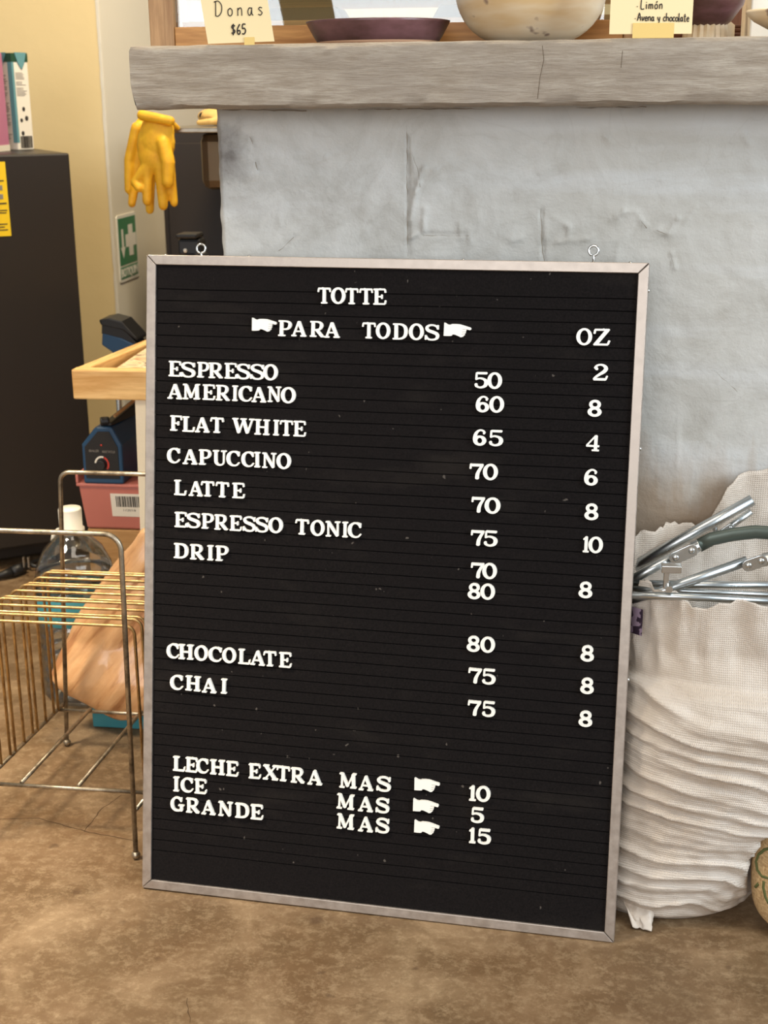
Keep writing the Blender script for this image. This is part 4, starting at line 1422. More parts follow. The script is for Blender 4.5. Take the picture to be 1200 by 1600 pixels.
# turquoise box behind it
a = (-0.7740, 1.9900, 0.0195)
tb = thing('turquoise_box', 'turquoise cardboard box on the floor, half hidden behind the brown paper bag', 'box', (-0.70, 2.07, 0))
R = rel(tb)
MB().box(R((a[0], 1.990, 0.001)), R((-0.60, 2.044, 0.066))).build('box_body', M['turquoise'], tb, bevel=0.002)
MB().box(R((a[0] - 0.001, 1.989, 0.066)), R((-0.599, 2.045, 0.073))).build('box_lid', M['turquoise'], tb, bevel=0.002)

# clear bottle with a white cap
bt_c = (-0.8427, 2.0600, 0.1255)
bt = thing('water_bottle', 'big clear plastic bottle with a white cap behind the rack', 'bottle', (bt_c[0] + 0.008, 2.118, 0))
prof = [(0.030, 0.002), (0.050, 0.003), (0.056, 0.010)]
z = 0.014
while z < 0.215:
    prof += [(0.0575, z), (0.0575, z + 0.011), (0.0545, z + 0.014), (0.0545, z + 0.016)]
    z += 0.020
prof += [(0.0575, 0.222), (0.054, 0.245), (0.044, 0.272), (0.028, 0.292), (0.0185, 0.302), (0.0180, 0.318)]
prof = [(r_ * (1.17 if z_ < 0.26 else 1.17 - 0.17 * (z_ - 0.26) / 0.058), z_) for r_, z_ in prof]
bot = MB().lathe(prof, 40).build('bottle_body', M['clear_bottle'], bt, smooth=True)
MB().lathe([(0.0680, 0.150), (0.0686, 0.151), (0.0686, 0.196), (0.0680, 0.197)], 40, (0, 0, 0), False).build('bottle_label', M['turquoise'], bt, smooth=True)
MB().lathe([(0.0215, 0.300), (0.0225, 0.302), (0.0225, 0.307), (0.0195, 0.309), (0.0195, 0.340), (0.0185, 0.343), (0.0, 0.3435)], 32).build('cap', M['white_plastic'], bt, smooth=True)
MB().tube([(-0.022, 0, 0.304), (-0.030, -0.004, 0.296), (-0.033, -0.004, 0.284)], 0.004, 8).build('cap_tab', M['white_plastic'], bt, smooth=True)

# ------------------------------------------------------------------ pine tray table with a chipped cream leg
TX0, TX1, TY0, TY1, TZ0, TZ1 = -0.866, -0.455, 2.255, 2.76, 0.500, 0.553
SL = 0.056
tbl = thing('tray_table', 'pine tray table with raised rails and chipped cream legs, behind the board', 'table', ((TX0 + TX1) / 2, (TY0 + TY1) / 2, 0))
R = rel(tbl)
w = 0.026
MB().box(R((TX0, TY0, TZ0)), R((TX1, TY0 + w, TZ1))).build('rail', M['pine_x'], tbl, bevel=0.003)
MB().box(R((TX0 + SL, TY1 - w, TZ0)), R((TX1, TY1, TZ1))).build('rail', M['pine_x'], tbl, bevel=0.003)
MB().hexa([R(p) for p in ((TX0 + 0.003, TY0 + w, TZ0), (TX0 + w, TY0 + w, TZ0), (TX0 + w + SL, TY1 - w, TZ0), (TX0 + SL, TY1 - w, TZ0), (TX0 + 0.003, TY0 + w, TZ1), (TX0 + w, TY0 + w, TZ1), (TX0 + w + SL, TY1 - w, TZ1), (TX0 + SL, TY1 - w, TZ1))]).build('rail', M['pine_y'], tbl, bevel=0.002)
MB().box(R((TX1 - w, TY0 + w, TZ0)), R((TX1, TY1 - w, TZ1))).build('rail', M['pine_y'], tbl, bevel=0.002)
MB().box(R((TX0 + w + SL, TY0 + w, TZ0)), R((TX1 - w, TY1 - w, TZ0 + 0.010))).build('tray_bottom', M['pine_x'], tbl)
for x, y in ((-0.757, TY0 + 0.008), (-0.510, TY0 + 0.008), (-0.510, TY1 - 0.048), (-0.74, TY1 - 0.05)):
    p = []
    for z, dx in ((0.0, -0.012), (TZ0, 0.0)):
        p += [R((x + dx, y, z)), R((x + dx + 0.042, y, z)), R((x + dx + 0.042, y + 0.028, z)), R((x + dx, y + 0.028, z))]
    MB().hexa(p).build('leg', M['cream_leg'], tbl, bevel=0.002)


def sheet(name, label, c, sx, sy, rz, tilt, material, t=0.004):
    o = MB().box((-sx / 2, -sy / 2, -t / 2), (sx / 2, sy / 2, t / 2)).build(name, material, None, bevel=0.0006)
    o.location = c
    o.rotation_euler = (tilt[0], tilt[1], rz)
    return tag(o, label, 'magazine', 'magazines in the pine tray')


sheet('magazine', 'magazine with a striped red and cream cover, on top in the pine tray', (-0.694, 2.425, 0.541), 0.24, 0.24, -0.1, (0.09, 0.0), M['magazine'])
sheet('magazine', 'dark glossy magazine under the striped one in the pine tray', (-0.684, 2.430, 0.526), 0.25, 0.26, -0.115, (0.05, 0.0), M['dark_paper'])
sheet('magazine', 'pale magazine at the bottom of the pile in the pine tray', (-0.676, 2.415, 0.5145), 0.24, 0.22, -0.06, (0, 0), M['white_carton'])

# black device standing in the tray, its top showing over the board
dv = (-0.6845, 2.4400, 0.7317)
dev = thing('coffee_grinder', 'black hand grinder with a pale button, seen over the top left of the board', 'grinder', (dv[0], 2.44, 0.5335))
dev.location.z = 0.5395
hz = (-0.6830, 2.4400, 0.7615)[2] - dev.location.z
MB().lathe([(0.030, 0.0), (0.032, 0.004), (0.028, 0.06), (0.024, hz - 0.03), (0.022, hz - 0.026)], 28).build('grinder_body', M['black_rubber'], dev, smooth=True)
MB().box((-0.027, -0.02, hz - 0.03), (0.016, 0.02, hz)).build('grinder_head', M['black_rubber'], dev, bevel=0.005)
MB().box((-0.027, -0.03, hz + 0.001), (0.013, 0.02, hz + 0.010)).build('grinder_lid', M['black_rubber'], dev, bevel=0.004)
MB().ball((-0.012, -0.021, hz - 0.020), 0.004, 10, 6).build('button', M['white_plastic'], dev, smooth=True)

# stack under the table: cardboard box, pink tub, blue heat sealer
cb = thing('cardboard_box', 'plain brown cardboard box under the pink tub, behind the bottle', 'box', (-0.80, 2.45, 0))
R = rel(cb)
MB().box(R((-0.893, 2.345, 0.0)), R((-0.70, 2.53, 0.232))).build('box_body', M['cardboard'], cb, bevel=0.003)
MB().box(R((-0.892, 2.440, 0.2322)), R((-0.701, 2.446, 0.2328))).build('packing_tape', M['tape'], cb)
tub = thing('pink_tub', 'pink plastic tub with a barcode label, under the blue sealer', 'tub', (-0.80, 2.45, 0.2335))
R = rel(tub)
z0, z1 = 0.2335, 0.325
p = [(-0.893, 2.345, z0), (-0.712, 2.345, z0), (-0.712, 2.52, z0), (-0.893, 2.52, z0), (-0.900, 2.335, z1 - 0.006), (-0.700, 2.335, z1 - 0.006), (-0.700, 2.53, z1 - 0.006), (-0.900, 2.53, z1 - 0.006)]
MB().hexa([R(q) for q in p]).build('tub_body', M['pink_tub'], tub, bevel=0.004)
MB().box(R((-0.903, 2.331, z1 - 0.0065)), R((-0.697, 2.534, z1))).build('tub_lid', M['pink_tub'], tub, bevel=0.002)
for q0, q1 in (((-0.903, 2.331, z1), (-0.8975, 2.534, z1 + 0.017)), ((-0.702, 2.331, z1), (-0.697, 2.534, z1 + 0.017)), ((-0.8975, 2.529, z1), (-0.702, 2.534, z1 + 0.017))):
    MB().box(R(q0), R(q1)).build('raised_rim', M['pink_tub'], tub, bevel=0.0015)
la, lb = (-0.8400, 2.3360, 0.3054), (-0.7878, 2.3360, 0.2600)


def tub_y(z):
    return 2.345 - 0.010 * (z - z0) / (z1 - 0.006 - z0)


lb_o = MB().hexa([R(q) for q in ((la[0], tub_y(lb[2]) - 0.001, lb[2]), (-0.742, tub_y(lb[2]) - 0.001, lb[2]), (-0.742, tub_y(lb[2]) - 0.0002, lb[2]), (la[0], tub_y(lb[2]) - 0.0002, lb[2]),
     (la[0], tub_y(la[2]) - 0.001, la[2]), (-0.742, tub_y(la[2]) - 0.001, la[2]), (-0.742, tub_y(la[2]) - 0.0002, la[2]), (la[0], tub_y(la[2]) - 0.0002, la[2]))]).build('barcode_label', M['white_carton'], tub)
mb = MB()
x = la[0] + 0.010
rnd = random.Random(11)
zt, zb = la[2] - 0.005, la[2] - 0.026
while x < -0.748:
    ww = rnd.choice([0.0008, 0.0016, 0.0026])
    mb.hexa([R(q) for q in ((x, tub_y(zb) - 0.0015, zb), (x + ww, tub_y(zb) - 0.0015, zb), (x + ww, tub_y(zb) - 0.0008, zb), (x, tub_y(zb) - 0.0008, zb), (x, tub_y(zt) - 0.0015, zt), (x + ww, tub_y(zt) - 0.0015, zt), (x + ww, tub_y(zt) - 0.0008, zt), (x, tub_y(zt) - 0.0008, zt))])
    x += ww + rnd.choice([0.0009, 0.0013, 0.0018])
mb.build('bars', M['print_dark'], lb_o)


def text_mesh(name, body, size, material, parent, loc, rot=(PI / 2, 0, 0), align='CENTER', sx=1.0, depth=0.0003, bold=0.0):
    cu = bpy.data.curves.new(name, 'FONT')
    cu.body = body
    cu.size = size
    cu.align_x = align
    cu.extrude = depth
    cu.offset = bold
    t = bpy.data.objects.new(name, cu)
    C.objects.link(t)
    bpy.context.view_layer.update()
    me = bpy.data.meshes.new_from_object(t.evaluated_get(bpy.context.evaluated_depsgraph_get()))
    bpy.data.objects.remove(t)
    bpy.data.curves.remove(cu)
    me.materials.clear()
    me.materials.append(material)
    o = bpy.data.objects.new(name, me)
    C.objects.link(o)
    o.parent = parent
    o.location = loc
    o.rotation_euler = rot
    o.scale = (sx, 1, 1)
    return o


tz = zb - 0.0085
text_mesh('number', '175016', 0.0085, M['print_dark'], lb_o, R((la[0] + 0.021, tub_y(tz) - 0.0012, tz)), align='LEFT')

sl = thing('heat_sealer', 'blue bag heat sealer with a black dial panel, on the pink tub', 'sealer', (-0.846, 2.45, 0.3255))
R = rel(sl)
SY = 2.329
R = (lambda R0: lambda p: R0((p[0], p[1], 0.3255 + (p[2] - 0.3367) * 1.13)))(R)
sq = lambda px: None
pr = [(-0.8865, 0.3367), (-0.8100, 0.3367), (-0.8095, 0.4020), (-0.8265, 0.4320), (-0.8570, 0.4320), (-0.8855, 0.4020)]
MB().prism(pr, lambda x, y, d: R((x, d, y)), SY, SY + 0.19).build('sealer_body', M['blue_plastic'], sl, bevel=0.004)
pn = [(-0.8800, 0.3460), (-0.8165, 0.3460), (-0.8165, 0.3985), (-0.8310, 0.4245), (-0.8525, 0.4245), (-0.8790, 0.3985)]
panel = MB().prism(pn, lambda x, y, d: R((x, d, y)), SY - 0.0016, SY + 0.001).build('control_panel', M['black_rubber'], sl)
kc = (-0.8485, SY - 0.002, 0.3700)
MB().tube([R((kc[0], SY - 0.0005, kc[2])), R((kc[0], SY - 0.012, kc[2]))], 0.0090, 20).build('dial_knob', M['black_rubber'], panel, bevel=0.001)
for a0, a1, mt in ((170, 72, 'white_carton'), (68, -40, 'red_print')):
    vs, fs = [], []
    for i in range(19):
        q = math.radians(a0 + (a1 - a0) * i / 18)
        for rr in (0.0108, 0.0140):
            vs.append(R((kc[0] + rr * math.cos(q), SY - 0.0019, kc[2] + rr * math.sin(q))))
    fs = [(2 * i, 2 * i + 1, 2 * i + 3, 2 * i + 2) for i in range(18)]
    MB().add(vs, fs).build('dial_scale', M[mt], panel)
MB().ball(R((-0.847, SY - 0.0018, 0.4020)), 0.0020, 10, 6).build('indicator_lamp', M['red_print'], panel, smooth=True)
text_mesh('panel_text', 'SEALER', 0.0060, M['print_grey'], panel, R((-0.8620, SY - 0.0018, 0.3905)))
text_mesh('panel_text', 'RECYCLE', 0.0060, M['print_grey'], panel, R((-0.8340, SY - 0.0018, 0.3895)))
MB().tube([R((-0.849, SY + 0.006, 0.4395)), R((-0.833, SY + 0.012, 0.4395))], 0.0085, 14).build('handle_grip', M['black_rubber'], sl, bevel=0.003)
MB().hexa([R(q) for q in ((-0.845, SY + 0.005, 0.4325), (-0.828, SY + 0.005, 0.4325), (-0.800, SY + 0.17, 0.4325), (-0.817, SY + 0.17, 0.4325), (-0.845, SY + 0.005, 0.4375), (-0.828, SY + 0.005, 0.4375), (-0.800, SY + 0.17, 0.462), (-0.817, SY + 0.17, 0.462))]).build('sealing_arm', M['black_rubber'], sl, bevel=0.002)
MB().tube([R((-0.826, SY + 0.02, 0.446)), R((-0.795, SY + 0.12, 0.470))], 0.003, 8).build('arm_rod', M['cardboard'], sl)

# black and blue tool on a thin steel stem, left behind the tray
gx = (-0.9247, 2.6900, 0.5316)
gd = thing('padded_tool', 'black and blue padded tool head on a thin steel stem behind the pine tray', 'tool', (gx[0], 2.69, 0))
R = rel(gd)
top = [(-0.9571, 2.6900, 0.5748), (-0.9350, 2.6900, 0.5790), (-0.9083, 2.6900, 0.5727), (-0.8767, 2.6900, 0.5375), (-0.8785, 2.6900, 0.5309), (-0.9095, 2.6900, 0.5556), (-0.9538, 2.6900, 0.5643)]
MB().prism([(p[0], p[2]) for p in top], lambda x, y, d: R((x, d, y)), 2.665, 2.73).build('pad_rim', M['black_rubber'], gd, bevel=0.004)
midp = [(-0.9523, 2.6900, 0.5656), (-0.9094, 2.6900, 0.5569), (-0.8826, 2.6900, 0.5295), (-0.8765, 2.6900, 0.5190), (-0.9108, 2.6900, 0.5358), (-0.9538, 2.6900, 0.5458)]
MB().prism([(p[0], p[2]) for p in midp], lambda x, y, d: R((x, d, y)), 2.670, 2.722).build('pad_body', M['black_rubber'], gd, bevel=0.003)
low = [(-0.9523, 2.6900, 0.5471), (-0.9107, 2.6900, 0.5371), (-0.8737, 2.6900, 0.5204), (-0.8645, 2.6900, 0.4926), (-0.9216, 2.6900, 0.4971), (-0.9371, 2.6900, 0.5102), (-0.9554, 2.6900, 0.5232)]
MB().prism([(p[0], p[2]) for p in low], lambda x, y, d: R((x, d, y)), 2.668, 2.726).build('blue_shell', M['blue_plastic'], gd, bevel=0.003)
st = (-0.9344, 2.6900, 0.5102)
MB().tube([R((st[0], 2.69, 0.012)), R((st[0], 2.69, st[2] + 0.012))], 0.0055, 14).build('stem', M['chrome'], gd, smooth=True)
MB().lathe([(0.06, 0.0), (0.06, 0.008), (0.012, 0.014)], 28, R((st[0], 2.69, 0.0))).build('stem_base', M['black_rubber'], gd)

# ------------------------------------------------------------------ fridge with cartons
fr = thing('mini_fridge', 'black fridge at the far left with a yellow energy label', 'fridge', (-1.119, 2.938, 0), math.radians(33))
fz = 0.897
fw, fd = 0.50, 0.46
# local x along the visible front (to the right), local y to the back
fx1 = 0.0
MB().box((fx1 - fw, -0.06, 0.012), (fx1, fd - 0.06, fz)).build('cabinet', M['fridge'], fr, bevel=0.004)
MB().box((fx1 - fw, -0.105, 0.05), (fx1, -0.064, fz)).build('door', M['fridge'], fr, bevel=0.004)
for x in (fx1 - fw + 0.05, fx1 - 0.05):
    for y in (-0.02, fd - 0.12):
        MB().lathe([(0.016, 0), (0.016, 0.0125)], 14, (x, y, 0.0)).build('foot', M['black_rubber'], fr)
# local coordinates on the front of the fridge for the label
LX = -0.252
lab = MB().box((LX + 0.040, -0.1062, fz - 0.165), (LX + 0.118, -0.1052, fz - 0.014)).build('energy_label', M['yellow_label'], fr)
for zz, x0, x1, hh in ((fz - 0.052, 0.044, 0.112, 0.0012), (fz - 0.098, 0.044, 0.114, 0.0015), (fz - 0.104, 0.050, 0.090, 0.001), (fz - 0.112, 0.044, 0.114, 0.0010), (fz - 0.117, 0.060, 0.112, 0.001), (fz - 0.140, 0.044, 0.112, 0.001), (fz - 0.146, 0.044, 0.106, 0.001), (fz - 0.152, 0.044, 0.112, 0.001)):
    MB().box((LX + x0, -0.1068, zz - hh), (LX + x1, -0.1063, zz + hh)).build('printed_line', M['print_dark'], lab)
for zz in (fz - 0.066, fz - 0.084):
    MB().box((LX + 0.090, -0.1068, zz - 0.005), (LX + 0.108, -0.1063, zz + 0.005)).build('printed_box', M['print_grey'], lab)


def carton(name, label, loc, rz, w, d, hgt, body):
    t = thing(name, label, 'carton', loc, rz, 'milk cartons on the fridge')
    MB().box((-w / 2, -d / 2, 0), (w / 2, d / 2, hgt)).build('carton_body', body, t, bevel=0.002)
    return t


# white carton with teal stripe
wc_w, wc_d, wc_h = 0.050, 0.050, 0.206
wc = carton('milk_carton', 'white and teal drink carton with dark green top on the fridge', (-1.255, 3.050, fz + 0.0005), math.radians(-22), wc_w, wc_d, wc_h, M['white_carton'])
mb = MB()
mb.box((-wc_w / 2 - 0.0006, -wc_d / 2 - 0.0006, wc_h - 0.018), (wc_w / 2 + 0.0006, wc_d / 2 + 0.0006, wc_h + 0.0006))
mb.build('green_band', M['deepgreen_print'], wc)
mb = MB()
mb.box((wc_w / 2 - 0.012, -wc_d / 2 - 0.0005, 0.016), (wc_w / 2 + 0.0004, -wc_d / 2, wc_h - 0.018))
mb.box((wc_w / 2, -wc_d / 2 - 0.0004, 0.016), (wc_w / 2 + 0.0005, -wc_d / 2 + 0.006, wc_h - 0.018))
mb.build('teal_stripe', M['teal_print'], wc)
mb = MB()
mb.prism([(-0.016, wc_h + 0.002), (0.020, wc_h + 0.002), (0.012, wc_h - 0.022), (0.004, wc_h - 0.034), (-0.006, wc_h - 0.022)], lambda x, y, d: (d, x, y), wc_w / 2 + 0.0008, wc_w / 2 + 0.0022)
mb.prism([(-0.020, wc_h + 0.002), (0.012, wc_h + 0.002), (-0.002, wc_h - 0.026), (-0.016, wc_h - 0.020)], lambda x, y, d: (x, d, y), -wc_d / 2 - 0.0022, -wc_d / 2 - 0.0008)
mb.build('folded_ear', M['teal_print'], wc)
mb = MB()
rnd = random.Random(3)
for i in range(16):     # rows of small print on both faces
    zz = 0.165 - i * 0.0032
    if i in (5, 9):
        continue
    mb.box((wc_w / 2 + 0.0002, -0.016, zz - 0.0006), (wc_w / 2 + 0.0006, -0.016 + rnd.uniform(0.018, 0.032), zz + 0.0006))
mb.build('small_print', M['print_grey'], wc)
mb = MB()
for i in range(34):
    zz = 0.160 - i * 0.0042
    if i % 7 == 5:
        continue
    mb.box((-0.023, -wc_d / 2 - 0.0006, zz - 0.0007), (-0.023 + rnd.uniform(0.018, 0.034), -wc_d / 2 - 0.0002, zz + 0.0007))
mb.build('small_print', M['print_grey'], wc)
mb = MB()
x = -0.016
while x < 0.020:
    ww = rnd.choice([0.0006, 0.001, 0.0014])
    mb.box((wc_w / 2 + 0.0002, x, 0.004), (wc_w / 2 + 0.0007, x + ww, 0.030))
    x += ww + rnd.choice([0.0006, 0.001])
for a, b in (((-0.008, 0.064), 0.0040), ((0.008, 0.068), 0.0050), ((0.001, 0.088), 0.0045), ((-0.007, 0.036), 0.0045)):
    mb.prism([(a[0] + b * math.cos(q * PI / 6), a[1] + b * math.sin(q * PI / 6) * 1.1) for q in range(12)], lambda x, y, d: (d, x, y), wc_w / 2 + 0.0002, wc_w / 2 + 0.0007)
mb.build('printed_marks', M['print_dark'], wc)

pc = carton('milk_carton', 'pink drink carton with a white cap, leftmost on the fridge', (-1.282, 2.960, fz + 0.0005), math.radians(2), 0.064, 0.064, 0.206, M['pink_carton'])
MB().box((-0.0326, -0.0326, 0.0), (0.0326, 0.0326, 0.013)).build('base_band', M['white_carton'], pc)
MB().lathe([(0.013, 0.206), (0.013, 0.218), (0.0, 0.2185)], 20, (0.014, -0.012, 0)).build('cap', M['white_plastic'], pc)
mb = MB()
for cx, cz, rx, rz in ((0.010, 0.048, 0.013, 0.009), (0.006, 0.036, 0.006, 0.012), (0.015, 0.032, 0.003, 0.012)):
    mb.prism([(cx + rx * math.cos(q * PI / 8), cz + rz * math.sin(q * PI / 8)) for q in range(16)], lambda x, y, d: (x, d, y), -0.0326, -0.0321)
mb.build('white_print', M['white_carton'], pc)
mb = MB()
for i in range(14):
    zz = 0.16 - i * 0.003
    mb.box((-0.02, -0.0325, zz - 0.0005), (0.026, -0.0321, zz + 0.0005))
mb.build('small_print', M['white_carton'], pc)

# power cord with plug on the floor by the fridge
pl = thing('power_cord', 'black power cord with an upturned plug on the floor by the fridge', 'cord', (-1.20, 2.80, 0))
R = rel(pl)
cpts = [(-1.1501, 2.8142, 0.0060), (-1.1651, 2.8217, 0.0060), (-1.1788, 2.8021, 0.0060), (-1.1876, 2.7714, 0.0100), (-1.1875, 2.7494, 0.0130), (-1.1751, 2.7405, 0.0120), (-1.1646, 2.7502, 0.0060), (-1.1478, 2.7608, 0.0060), (-1.1344, 2.7889, 0.0060)]
MB().tube([R(p) for p in cpts], 0.0045, 10).build('cable', M['black_rubber'], pl, smooth=True)
a, b = (-1.1856, 2.7335, 0.0140), (-1.2042, 2.6884, 0.0140)
MB().tube([R(a), R([(p + q) / 2 for p, q in zip(a, b)]), R(b)], [0.008, 0.013, 0.012], 12).build('plug', M['black_rubber'], pl, smooth=True)
a = (-1.1834, 2.7047, 0.0240)
mb = MB()
for dx in (0.0, 0.011):
    mb.box(R((a[0] + dx, a[1], a[2] - 0.004)), R((a[0] + dx + 0.003, a[1] + 0.006, a[2] + 0.020)))
mb.build('prongs', M['chrome'], pl)
b = (-1.2196, 2.6755, 0.0120)
MB().tube([R((-1.2042, 2.6884, 0.0140)), R(b), R((-1.2584, 2.6492, 0.0080))], [0.011, 0.008, 0.0045], 10).build('cable', M['black_rubber'], pl, smooth=True)

# ------------------------------------------------------------------ first-aid sign on the white return wall (it runs away from the camera)
SXW = -1.182
sg = thing('first_aid_sign', 'green first-aid sign with arrow, cross and BOTIQUIN on the white wall', 'sign', (SXW, 3.553, 0.629))
sg.scale = (1, 0.92, 0.86)
ya, yb, za, zb2 = 3.517, 3.690, 0.522, 0.722
hy, hz2 = 0.0865, 0.100


def rrect(hw, hh, r):
    out = []
    for cx, cz, a0 in ((hw - r, hh - r, 0), (-hw + r, hh - r, 90), (-hw + r, -hh + r, 180), (hw - r, -hh + r, 270)):
        for i in range(5):
            q = math.radians(a0 + 22.5 * i)
            out.append((cx + r * math.cos(q), cz + r * math.sin(q)))
    return out


on = lambda x, y, d: (0.0006 + d, x, y)      # local y runs along the wall, x out of it
MB().prism(rrect(hy, hz2, 0.010), on, 0.0, 0.002).build('sign_plate', M['sign_white'], sg)
MB().prism([(-0.078, -0.050), (0.078, -0.050), (0.078, 0.091), (-0.078, 0.091)], on, 0.0022, 0.0026).build('green_field', M['sign_green'], sg)
MB().prism([(-0.078, -0.091), (0.078, -0.091), (0.078, -0.055), (-0.078, -0.055)], on, 0.0022, 0.0026).build('name_field', M['sign_green'], sg)
cc, s1, s2 = 0.026, 0.019, 0.047
MB().prism([(cc - s1, 0.02 - s2), (cc + s1, 0.02 - s2), (cc + s1, 0.02 - s1), (cc + s2, 0.02 - s1), (cc + s2, 0.02 + s1), (cc + s1, 0.02 + s1), (cc + s1, 0.02 + s2), (cc - s1, 0.02 + s2), (cc - s1, 0.02 + s1), (cc - s2, 0.02 + s1), (cc - s2, 0.02 - s1), (cc - s1, 0.02 - s1)],
           on, 0.0028, 0.0032).build('white_cross', M['sign_white'], sg)
MB().prism([(-0.047, -0.030), (-0.027, 0.004), (-0.039, 0.004), (-0.039, 0.058), (-0.055, 0.058), (-0.055, 0.004), (-0.067, 0.004)], on, 0.0028, 0.0032).build('white_arrow', M['sign_white'], sg)
text_mesh('sign_text', 'BOTIQUIN', 0.034, M['sign_white'], sg, (0.0034, 0.0, -0.0845), (PI / 2, 0, PI / 2), 'CENTER', 0.92, 0.0003, 0.0011)

# ------------------------------------------------------------------ steel sink table, dark block for the shade below it, gloves
tz2 = 0.947
sk = thing('sink_table', 'stainless steel sink table behind the counter, under the yellow gloves', 'table', (-0.45, 3.08, 0))
R = rel(sk)
SX_0, SX_1, SY_0, SY_1 = -0.865, -0.10, 2.80, 3.36
MB().box(R((SX_0, SY_0, tz2 - 0.010)), R((SX_1, SY_1, tz2))).build('table_top', M['steel'], sk, bevel=0.002)
MB().box(R((-0.795, SY_0 + 0.10, tz2 - 0.13)), R((-0.40, SY_1 - 0.10, tz2 - 0.0105))).build('sink_bowl', M['dull_steel'], sk, bevel=0.02)
for x in (-0.655, SX_1 - 0.03):
    for y in (SY_0 + 0.03, SY_1 - 0.03):
        MB().tube([R((x, y, 0)), R((x, y, tz2 - 0.0105))], 0.016, 14).build('leg', M['steel'], sk, smooth=True)
M['shade_brown'] = mat('dark_shade_brown', srgb(48, 39, 31), 0.5)  # dark block and panels added to stand in for shade under the table
dc = thing('shade_block', 'dark brown block added as shade under and behind the sink table', 'cabinet', (-0.6, 3.52, 0))
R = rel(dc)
MB().box(R((-1.03, 3.40, 0.0)), R((-0.10, 3.85, 0.93))).build('shade_block_body', M['shade_brown'], dc, bevel=0.003)
MB().box(R((-1.015, 3.392, 0.05)), R((-0.53, 3.3995, 0.90))).build('shade_block_panel', M['shade_brown'], dc, bevel=0.002)
MB().box(R((-0.524, 3.392, 0.05)), R((-0.115, 3.3995, 0.90))).build('shade_block_panel', M['shade_brown'], dc, bevel=0.002)


def glove_mesh(name, fingers, palm, material, parent, voxel=0.0026):
    """fingers: list of (points, radii); palm: list of (centre, radii)"""
    mb = MB()
    for pts, rs in fingers:
        rs = [r * 1.05 for r in rs]
        mb.tube(pts, rs, 14)
        for p, r in ((pts[0], rs[0]), (pts[-1], rs[-1])):
            mb.ball(p, r * 0.99, 14, 10)
        for p, r in list(zip(pts, rs))[1:-1]:
            mb.ball(p, r * 0.99, 12, 8)
    for c, rr in palm:
        mb.ball(c, 1.0, 18, 12, rr)
    o = mb.build(name, material, parent, smooth=True)
    rm = o.modifiers.new('join', 'REMESH')
    rm.mode = 'VOXEL'
    rm.voxel_size = voxel
    rm.use_smooth_shade = True
    s2 = o.modifiers.new('soften', 'SMOOTH')
    s2.factor = 0.5
    s2.iterations = 3
    return o


GY = 2.765
ga = thing('work_glove', 'yellow leather work glove hanging in front, thumb at its right', 'glove', (-0.85, GY, 0.80), group='yellow gloves hanging from the sink table')
R = rel(ga)


def G(px, py, y=GY):
    return None


fing = [
    ([R((-0.8348, 2.7650, 0.9166)), R((-0.8684, 2.7650, 0.8704)), R((-0.8931, 2.7650, 0.8413)), R((-0.8839, 2.7550, 0.8304))], [0.014, 0.013, 0.0105, 0.0085]),
    ([R((-0.8582, 2.7650, 0.9043)), R((-0.8667, 2.7650, 0.8539)), R((-0.8702, 2.7620, 0.8045))], [0.015, 0.0115, 0.0095]),
    ([R((-0.8385, 2.7650, 0.8979)), R((-0.8373, 2.7600, 0.8478)), R((-0.8358, 2.7580, 0.7958))], [0.015, 0.0120, 0.0095]),
    ([R((-0.8238, 2.7680, 0.8914)), R((-0.8196, 2.7700, 0.8345)), R((-0.8167, 2.7720, 0.7999))], [0.013, 0.010, 0.0078]),
    ([R((-0.8275, 2.7550, 0.9207)), R((-0.8163, 2.7450, 0.8799)), R((-0.8189, 2.7420, 0.8425))], [0.014, 0.0135, 0.0115]),
]
palm = [(R((-0.8425, 2.7650, 0.9204)), (0.037, 0.018, 0.045)), (R((-0.8422, 2.7680, 0.9415)), (0.036, 0.016, 0.032)), (R((-0.8496, 2.7650, 0.8917)), (0.034, 0.017, 0.035)), (R((-0.8707, 2.7670, 0.9080)), (0.016, 0.014, 0.04))]
gl1 = glove_mesh('glove_body', fing, palm, M['glove'], ga)
c0, c1 = (-0.8681, 2.7550, 0.9729), (-0.8106, 2.7550, 0.9613)
glove_mesh('rolled_cuff', [([R(c0), R(c1)], [0.0105, 0.0095]), ([R((-0.8203, 2.7700, 0.9624)), R((-0.8057, 2.7900, 0.9470))], [0.008, 0.005])], [], M['glove'], ga, 0.003)
gb = thing('work_glove', 'second yellow leather work glove, hanging behind and left of the other', 'glove', (-0.88, 2.80, 0.80), group='yellow gloves hanging from the sink table')
R = rel(gb)
fing = [
    ([R((-0.8947, 2.8000, 0.9474)), R((-0.9151, 2.8000, 0.8842)), R((-0.9204, 2.8000, 0.8251))], [0.012, 0.0105, 0.0085]),
    ([R((-0.8971, 2.8100, 0.8965)), R((-0.9108, 2.8100, 0.8322)), R((-0.9155, 2.8000, 0.7966))], [0.013, 0.010, 0.008]),
    ([R((-0.8749, 2.8150, 0.8834)), R((-0.8787, 2.8100, 0.8192)), R((-0.8809, 2.8100, 0.7828))], [0.013, 0.010, 0.0085]),
]
gl2 = glove_mesh('glove_body', fing, [(R((-0.8863, 2.8100, 0.9155)), (0.024, 0.012, 0.055))], M['glove'], gb)
